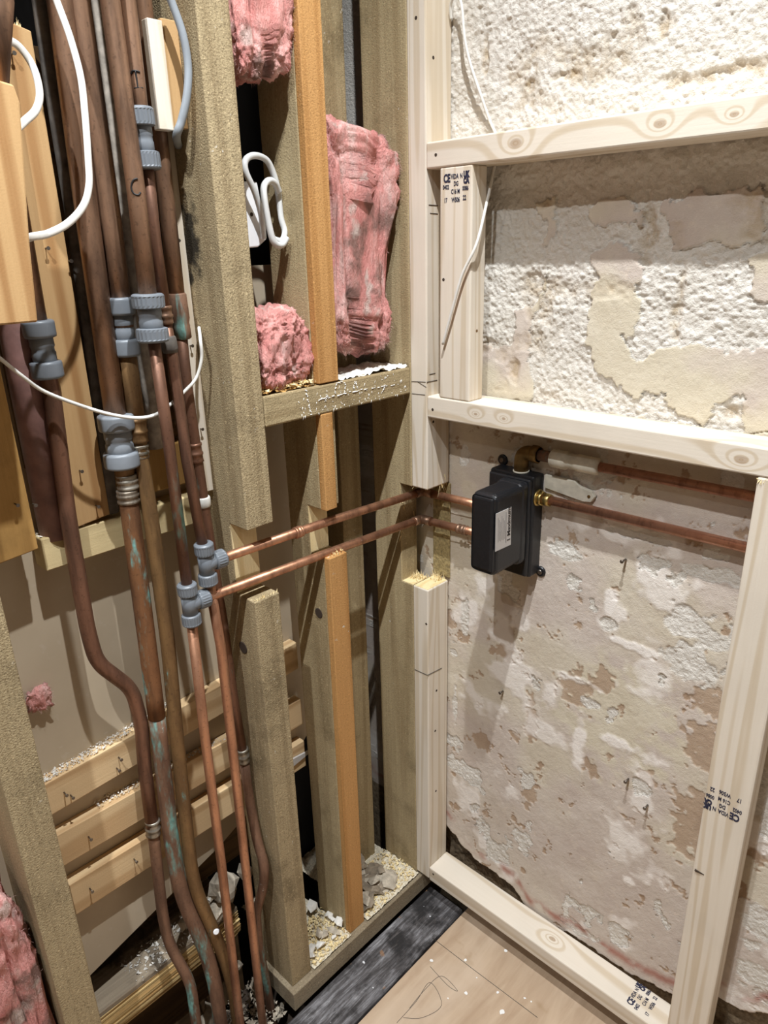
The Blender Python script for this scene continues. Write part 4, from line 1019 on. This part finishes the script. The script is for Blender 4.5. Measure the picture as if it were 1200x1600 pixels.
# ================================================================ CABLES
def cable(name, pts, r, mat, label, flat=1.0, seg=10, cat='cable', smoothn=7, flatdir=None):
    return tube(name, smooth_path(pts, smoothn), r, mat, None, seg, flat, flatdir, label=label, cat=cat)
XC = -.045
cable('flat_cable', [(-0.0450, -0.5241, 1.6903), (-0.0450, -0.5206, 1.6792), (-0.0400, -0.5154, 1.6491), (-0.0350, -0.5127, 1.6116), (-0.0300, -0.5168, 1.5724), (-0.0280, -0.5221, 1.5260), (-0.0260, -0.5270, 1.4988), (-0.0220, -0.5397, 1.4765), (-0.0180, -0.5629, 1.4578), (-0.0140, -0.5890, 1.4470), (-0.0100, -0.6087, 1.4438), (-0.0180, -0.6202, 1.4389)], .0043, M['cable_white'], 'white flat cable sweeping down to the pine offcut', .5, 12, flatdir=(1, 0, 0))
cable('flat_cable', [(-0.0200, -0.6064, 1.6329), (-0.0250, -0.5931, 1.6341), (-0.0300, -0.5779, 1.6304), (-0.0300, -0.5667, 1.6132), (-0.0280, -0.5654, 1.5891), (-0.0240, -0.5745, 1.5712), (-0.0180, -0.5915, 1.5580), (-0.0120, -0.6034, 1.5491), (-0.0180, -0.6078, 1.5416)], .0042, M['cable_white'], 'white flat cable looping in front of the wide pine plank', .55, 12, flatdir=(1, 0, 0))
cable('grey_cable', [(-0.0200, -0.3975, 1.7095), (-0.0200, -0.3924, 1.6978), (-0.0180, -0.3840, 1.6683), (-0.0180, -0.3815, 1.6352), (-0.0180, -0.3877, 1.6037), (-0.0220, -0.3962, 1.5769), (-0.0300, -0.4009, 1.5604), (-0.0678, -0.3760, 1.5543)], .0052, M['cable_grey'], 'thick grey cable curving over the pine packer', .8)
t = cable('thin_cable', [(-0.0700, -0.6542, 1.3203), (-0.0700, -0.6473, 1.3121), (-0.0700, -0.6264, 1.2881), (-0.0750, -0.6019, 1.2650), (-0.0550, -0.5658, 1.2428), (-0.0500, -0.5322, 1.2266), (-0.0450, -0.5000, 1.2171), (-0.0380, -0.4773, 1.2184), (-0.0400, -0.4534, 1.2272), (-0.0480, -0.4213, 1.2416), (-0.0460, -0.4028, 1.2571), (-0.0400, -0.3948, 1.2834), (-0.0400, -0.3934, 1.3096), (-0.0677, -0.3760, 1.3220)], .0024, M['cable_white'], 'thin white cable sagging across the pipe bundle', 1.0, 8)
cable('thin_cable', [(0.0425, 0.0550, 1.7455), (0.0451, 0.0500, 1.7622), (0.0587, 0.0450, 1.7715), (0.0697, 0.0450, 1.7564), (0.0764, 0.0450, 1.7129), (0.0856, 0.0480, 1.6786), (0.1016, 0.0520, 1.6387), (0.1148, 0.0600, 1.6008), (0.1247, 0.0640, 1.5790), (0.1291, 0.0640, 1.5538), (0.1280, 0.0550, 1.5283), (0.1364, 0.0300, 1.4890), (0.1396, 0.0000, 1.4248), (0.1180, -0.0080, 1.3782), (0.0968, -0.0080, 1.3188), (0.0781, -0.0060, 1.2683)], .0024, M['cable_white'], 'thin white cable hanging down the short pine stud', 1.0, 8)
# white plate with a looped lead in the insulation bay
wp = thing('cable_outlet', (-0.0720, -0.2705, 1.4261), 'white plastic outlet plate with a looped pale lead beside the broad stud', 'outlet')
prism('plate', [(-0.2836, 1.5102), (-0.2884, 1.4300), (-0.2797, 1.4263), (-0.2563, 1.4276), (-0.2397, 1.4381), (-0.2406, 1.4640), (-0.2491, 1.5165), (-0.2740, 1.5164)], 'x', -.082, -.072, M['white_plastic'], wp, bev=.002)
lathe('screw_hole', (-0.0722, -0.2641, 1.4725), (1, 0, 0), [(0, .0030), (.0006, .0028)], M['screw_dark'], wp, seg=12)
tube('lead', smooth_path([(-0.0660, -0.2501, 1.4399), (-0.0580, -0.2575, 1.4720), (-0.0540, -0.2688, 1.5012), (-0.0540, -0.2815, 1.5271), (-0.0560, -0.2783, 1.5420), (-0.0580, -0.2617, 1.5488), (-0.0600, -0.2402, 1.5453), (-0.0620, -0.2274, 1.5302), (-0.0620, -0.2203, 1.5057), (-0.0600, -0.2195, 1.4680), (-0.0560, -0.2173, 1.4483), (-0.0520, -0.2278, 1.4357), (-0.0500, -0.2437, 1.4377)], 7), .0046, M['cable_pale'], wp, seg=10)
tube('lead', smooth_path([(-0.0460, -0.2226, 1.4391), (-0.0440, -0.2349, 1.4294), (-0.0420, -0.2504, 1.4341), (-0.0420, -0.2573, 1.4584), (-0.0420, -0.2618, 1.4923), (-0.0440, -0.2585, 1.5092), (-0.0480, -0.2455, 1.5166), (-0.0520, -0.2323, 1.5132), (-0.0560, -0.2230, 1.5027)], 7), .0048, M['cable_pale'], wp, seg=10)

# ================================================================ PINK INSULATION
def wool(name, c, dims, seed, label, e=0.45, amp=.012, taper=None, crease=0.0, sub=6, shear=(0, 0), fib=2600):
    bm = bmesh.new()
    bmesh.ops.create_icosphere(bm, subdivisions=sub, radius=1.0)
    off = Vector((seed * 3.1, seed * 1.7, seed * 5.3))
    c = Vector(c)
    for v in bm.verts:
        p = v.co.normalized()
        q = Vector([math.copysign(abs(k) ** e, k) for k in p])
        m_ = max(abs(q.x), abs(q.y), abs(q.z)); q = q / max(m_, .72) * 1.0 if m_ < .72 else q
        w = Vector((q.x * dims[0] / 2, q.y * dims[1] / 2, q.z * dims[2] / 2))
        if taper:
            k = (q.z + 1) / 2
            w.y *= taper[0] + (taper[1] - taper[0]) * k; w.x *= taper[0] + (taper[1] - taper[0]) * k
        w.y += shear[0] * q.z * dims[2]; w.z += shear[1] * q.y * dims[1]
        s = w + off
        st = Vector((s.x, s.y, s.z * .38))
        d = mnoise.fractal(st * 22, 1.0, 2.1, 4) * amp
        d += mnoise.fractal(s * 75, 1.0, 2.0, 3) * amp * .42
        d += mnoise.fractal(s * 260, 1.0, 2.0, 2) * amp * .20
        if crease: d -= crease * max(0, 1 - abs(mnoise.noise(Vector((st.x * 14, st.y * 34, st.z * 16)))) * 4)
        v.co = c + w + p * d
    for f in bm.faces: f.smooth = True
    bm.normal_update()
    vs_ = [(v.co.copy(), v.normal.copy()) for v in bm.verts]
    o = bm_finish(name, bm, M['wool'], label=label, cat='insulation', group='pink insulation pieces')
    r = random.Random(seed); fb = bmesh.new()
    for i in range(fib):
        p, n = vs_[r.randrange(len(vs_))]
        dr = (n * r.uniform(.2, 1) + Vector((r.uniform(-1, 1), r.uniform(-1, 1), r.uniform(-1.2, .6)))).normalized() * r.uniform(.002, .008)
        sd = dr.cross(Vector((r.uniform(-1, 1), r.uniform(-1, 1), r.uniform(-1, 1)))).normalized() * .00014
        mid = p + dr * .55 + n * .001
        a = fb.verts.new(p - sd); b = fb.verts.new(p + sd); c1_ = fb.verts.new(mid + sd * .8); d1_ = fb.verts.new(mid - sd * .8); e1_ = fb.verts.new(p + dr - Vector((0, 0, .002)))
        fb.faces.new((a, b, c1_, d1_)); fb.faces.new((d1_, c1_, e1_))
    bm_finish('fibre', fb, M['wool_fibre'], o, kind='stuff')
    return o
wool('insulation_batt', (-.042, -.264, 1.735), (.088, .112, .20), 1, 'dirty pink insulation tuft hanging at the top between the studs', amp=.010, taper=(.92, 1.0), crease=.008, shear=(0, .10))
wool('insulation_batt', (-.045, -.268, 1.284), (.084, .108, .125), 2, 'pink insulation lump sitting on the noggin beside the broad stud', e=.6, amp=.013, crease=.006)
wool('insulation_batt', (-.055, -.087, 1.425), (.086, .166, .345), 3, 'tall pink insulation slab between the middle and corner studs', e=.28, amp=.011, crease=.016, taper=(.84, 1.0), shear=(.018, -.06), fib=6000)
wool('insulation_batt', (-.060, -.856, .38), (.10, .150, .62), 4, 'pink insulation in the lower left corner behind the nearest stud', amp=.012, crease=.008)
wool('insulation_tuft', (-0.1420, -0.6669, 0.8148), (.012, .034, .036), 5, 'small pink tuft stuck to the beige board', e=.8, amp=.008, sub=4, fib=300)

# ================================================================ DEBRIS
def heap(name, x0, x1, y0, y1, zf, mat, seed, label, cat='sawdust', n=70):
    xs = np.linspace(x0, x1, n); ys = np.linspace(y0, y1, n)
    X, Y = np.meshgrid(xs, ys, indexing='ij')
    Z = zf(X, Y) + (fbm(X, Y, 60, 3, seed) - .5) * .010 + (fbm(X, Y, 260, 2, seed + 3) - .5) * .006
    idx = np.arange(n * n).reshape(n, n)
    q = np.stack([idx[:-1, :-1], idx[1:, :-1], idx[1:, 1:], idx[:-1, 1:]], -1).reshape(-1, 4)
    return py_finish(name, np.stack([X, Y, Z], -1).reshape(-1, 3), q.tolist(), mat, label=label, cat=cat, kind='stuff', smooth=True)
heap('sawdust', -.25, .008, -.170, -.002, lambda X, Y: .054 + np.clip(-X - .06, 0, 1) * -.12, M['sawdust'], 61, 'sawdust on the sole plate between the middle and corner studs')
heap('sawdust', -.25, .006, -.322, -.217, lambda X, Y: .052 + np.clip(-X - .06, 0, 1) * -.15, M['sawdust'], 62, 'sawdust on the sole plate between the broad and middle studs')
heap('sawdust', -.086, -.004, -.322, -.218, lambda X, Y: NZ + .002 + X * .01, M['brown_plank_z'], 63, 'brown wood shavings on the noggin under the pink lump', n=50)
heap('plaster_dust', -.086, -.004, -.172, -.004, lambda X, Y: NZ + .003 + X * .01, M['rubble_white'], 64, 'white plaster dust on the noggin under the tall slab', cat='dust', n=50)
crumbs('wood_shavings', [(-.08, -.004, -.32, -.22, NZ + .004, NZ + .006)], 420, .005, M['fresh_cut'], 65, 'pale wood flecks on the noggin', 'shavings')
crumbs('wood_shavings', [(-.10, .006, -.168, -.004, .058, .056), (-.09, .005, -.32, -.218, .056, .056)], 1500, .0042, M['fresh_cut'], 66, 'pale wood flecks scattered on the sole plate', 'shavings')

def chip(name, c, s, mat, seed, label, group, flat=.45):
    r = random.Random(seed); bm = bmesh.new()
    bmesh.ops.create_icosphere(bm, subdivisions=1 if s < .02 else 2, radius=1)
    a = Vector((r.uniform(.7, 1.2), r.uniform(.7, 1.2), flat * r.uniform(.7, 1.3))) * s
    rot = Matrix.Rotation(r.uniform(0, 6.28), 3, 'Z') @ Matrix.Rotation(r.uniform(-.45, .45), 3, 'X') @ Matrix.Rotation(r.uniform(-.35, .35), 3, 'Y')
    o = Vector((seed * 1.3, seed * .7, seed))
    for v in bm.verts:
        p = v.co.copy()
        k = 1 + mnoise.noise(p * 1.4 + o) * .7 + mnoise.noise(p * 4 + o) * .35
        p = Vector((round(p.x * 2.2) / 2.2 * .5 + p.x * .5, round(p.y * 2.2) / 2.2 * .5 + p.y * .5, p.z)) * k
        v.co = Vector(c) + rot @ Vector((p.x * a.x, p.y * a.y, p.z * a.z))
    return bm_finish(name, bm, mat, label=label, cat='rubble', group=group)
r = random.Random(5)
for i in range(20):
    y = r.uniform(-.165, -.06); x = r.uniform(-.105, -.02)
    chip('mortar_chip', (x, y, .062 + r.uniform(0, .016)), r.uniform(.009, .019) if i < 13 else r.uniform(.021, .028), M['rubble_grey' if i % 3 else 'rubble'], 100 + i, 'flat grey mortar chip lying in the sawdust by the corner stud', 'mortar chips by the corner stud', .22)
for i in range(16):
    y = r.uniform(-.315, -.222); x = r.uniform(-.11, -.012)
    chip('plaster_chip', (x, y, .060 + r.uniform(0, .012)), r.uniform(.006, .015), M['rubble_white' if i % 3 else 'rubble'], 140 + i, 'white plaster chip between the broad and middle studs', 'white plaster chips', .5)
# old ledge and stones behind the pipes
lg = thing('floor_ledge', (-.18, -.55, .12), 'old split floor plank behind the foot of the pipes', 'plank')
box('plank', -.245, -.128, -1.1, -.40, .165, .186, M['ledge'], lg, bev=.002)
for k in range(9):
    z = .120 + k * .0062; xx = -.122 - rnd.uniform(0, .006)
    prism('splinter', [(-1.1, z), (-.40 - rnd.uniform(0, .02), z + rnd.uniform(-.002, .002)), (-.40, z + .006), (-1.1, z + .0055)], 'x', -.160, xx, M['splint'], lg, bev=.0006)
box('dark_void_back', -.30, -.165, -1.1, -.385, -.10, .118, M['dark_wood_y'], bev=.003, label='dark joist standing in for the unlit void under the split plank', cat='backing')  # dark block paints in the void below the ledge
box('dark_gap_back', -.262, -.232, -1.1, -.19, .187, .42, M['dark_wood_y'], bev=.003, label='dark slab standing in for the unlit gap below the beige board', cat='plank')  # dark slab gives the black of the open gap by its colour
for i, (px_, s, lb_) in enumerate([(((-0.1300, -0.4217, 0.2566)), .030, 'large pale stone resting on the split plank'), ((-0.1200, -0.4480, 0.2198), .022, 'pale stone just below the large stone'), ((-0.1500, -0.5008, 0.2171), .014, 'small white stone beside the bent pipes'), ((-0.1000, -0.4368, 0.0788), .018, 'stone low down between the copper pipes'), ((-0.1400, -0.3623, 0.2432), .018, 'stone at the foot of the broad stud'), ((-0.1200, -0.4944, -0.0276), .02, 'stone at the bottom edge under the pipes'), ((-0.0900, -0.4023, -0.0015), .016, 'stone beside the two bright copper pipes'), ((-0.0600, -0.3795, -0.0728), .018, 'stone in the sawdust at the end of the sole plate')]):
    chip('stone', px_, s, M['rubble'], 180 + i, lb_, 'stones behind the pipes', .75)
crumbs('plaster_crumbs', [(-.19, -.125, -.62, -.42, .187, .188)], 320, .004, M['rubble_white'], 67, 'plaster crumbs on the split plank', 'crumbs')
crumbs('rubble_crumbs', [(-.12, -.01, -.48, -.386, -.03, -.02), (-.14, -.03, -.7, -.4, -.12, -.10)], 700, .006, M['rubble'], 68, 'rubble in the hole where the pipes go down', 'rubble')
# torn white sliver of board by the broad stud
prism('board_sliver', [(-.263, .430), (-.170, .445), (-.235, .452), (-.263, .452)], 'x', -.126, -.122, M['label'], label='pointed white sliver of board sticking out beside the broad stud', cat='offcut')
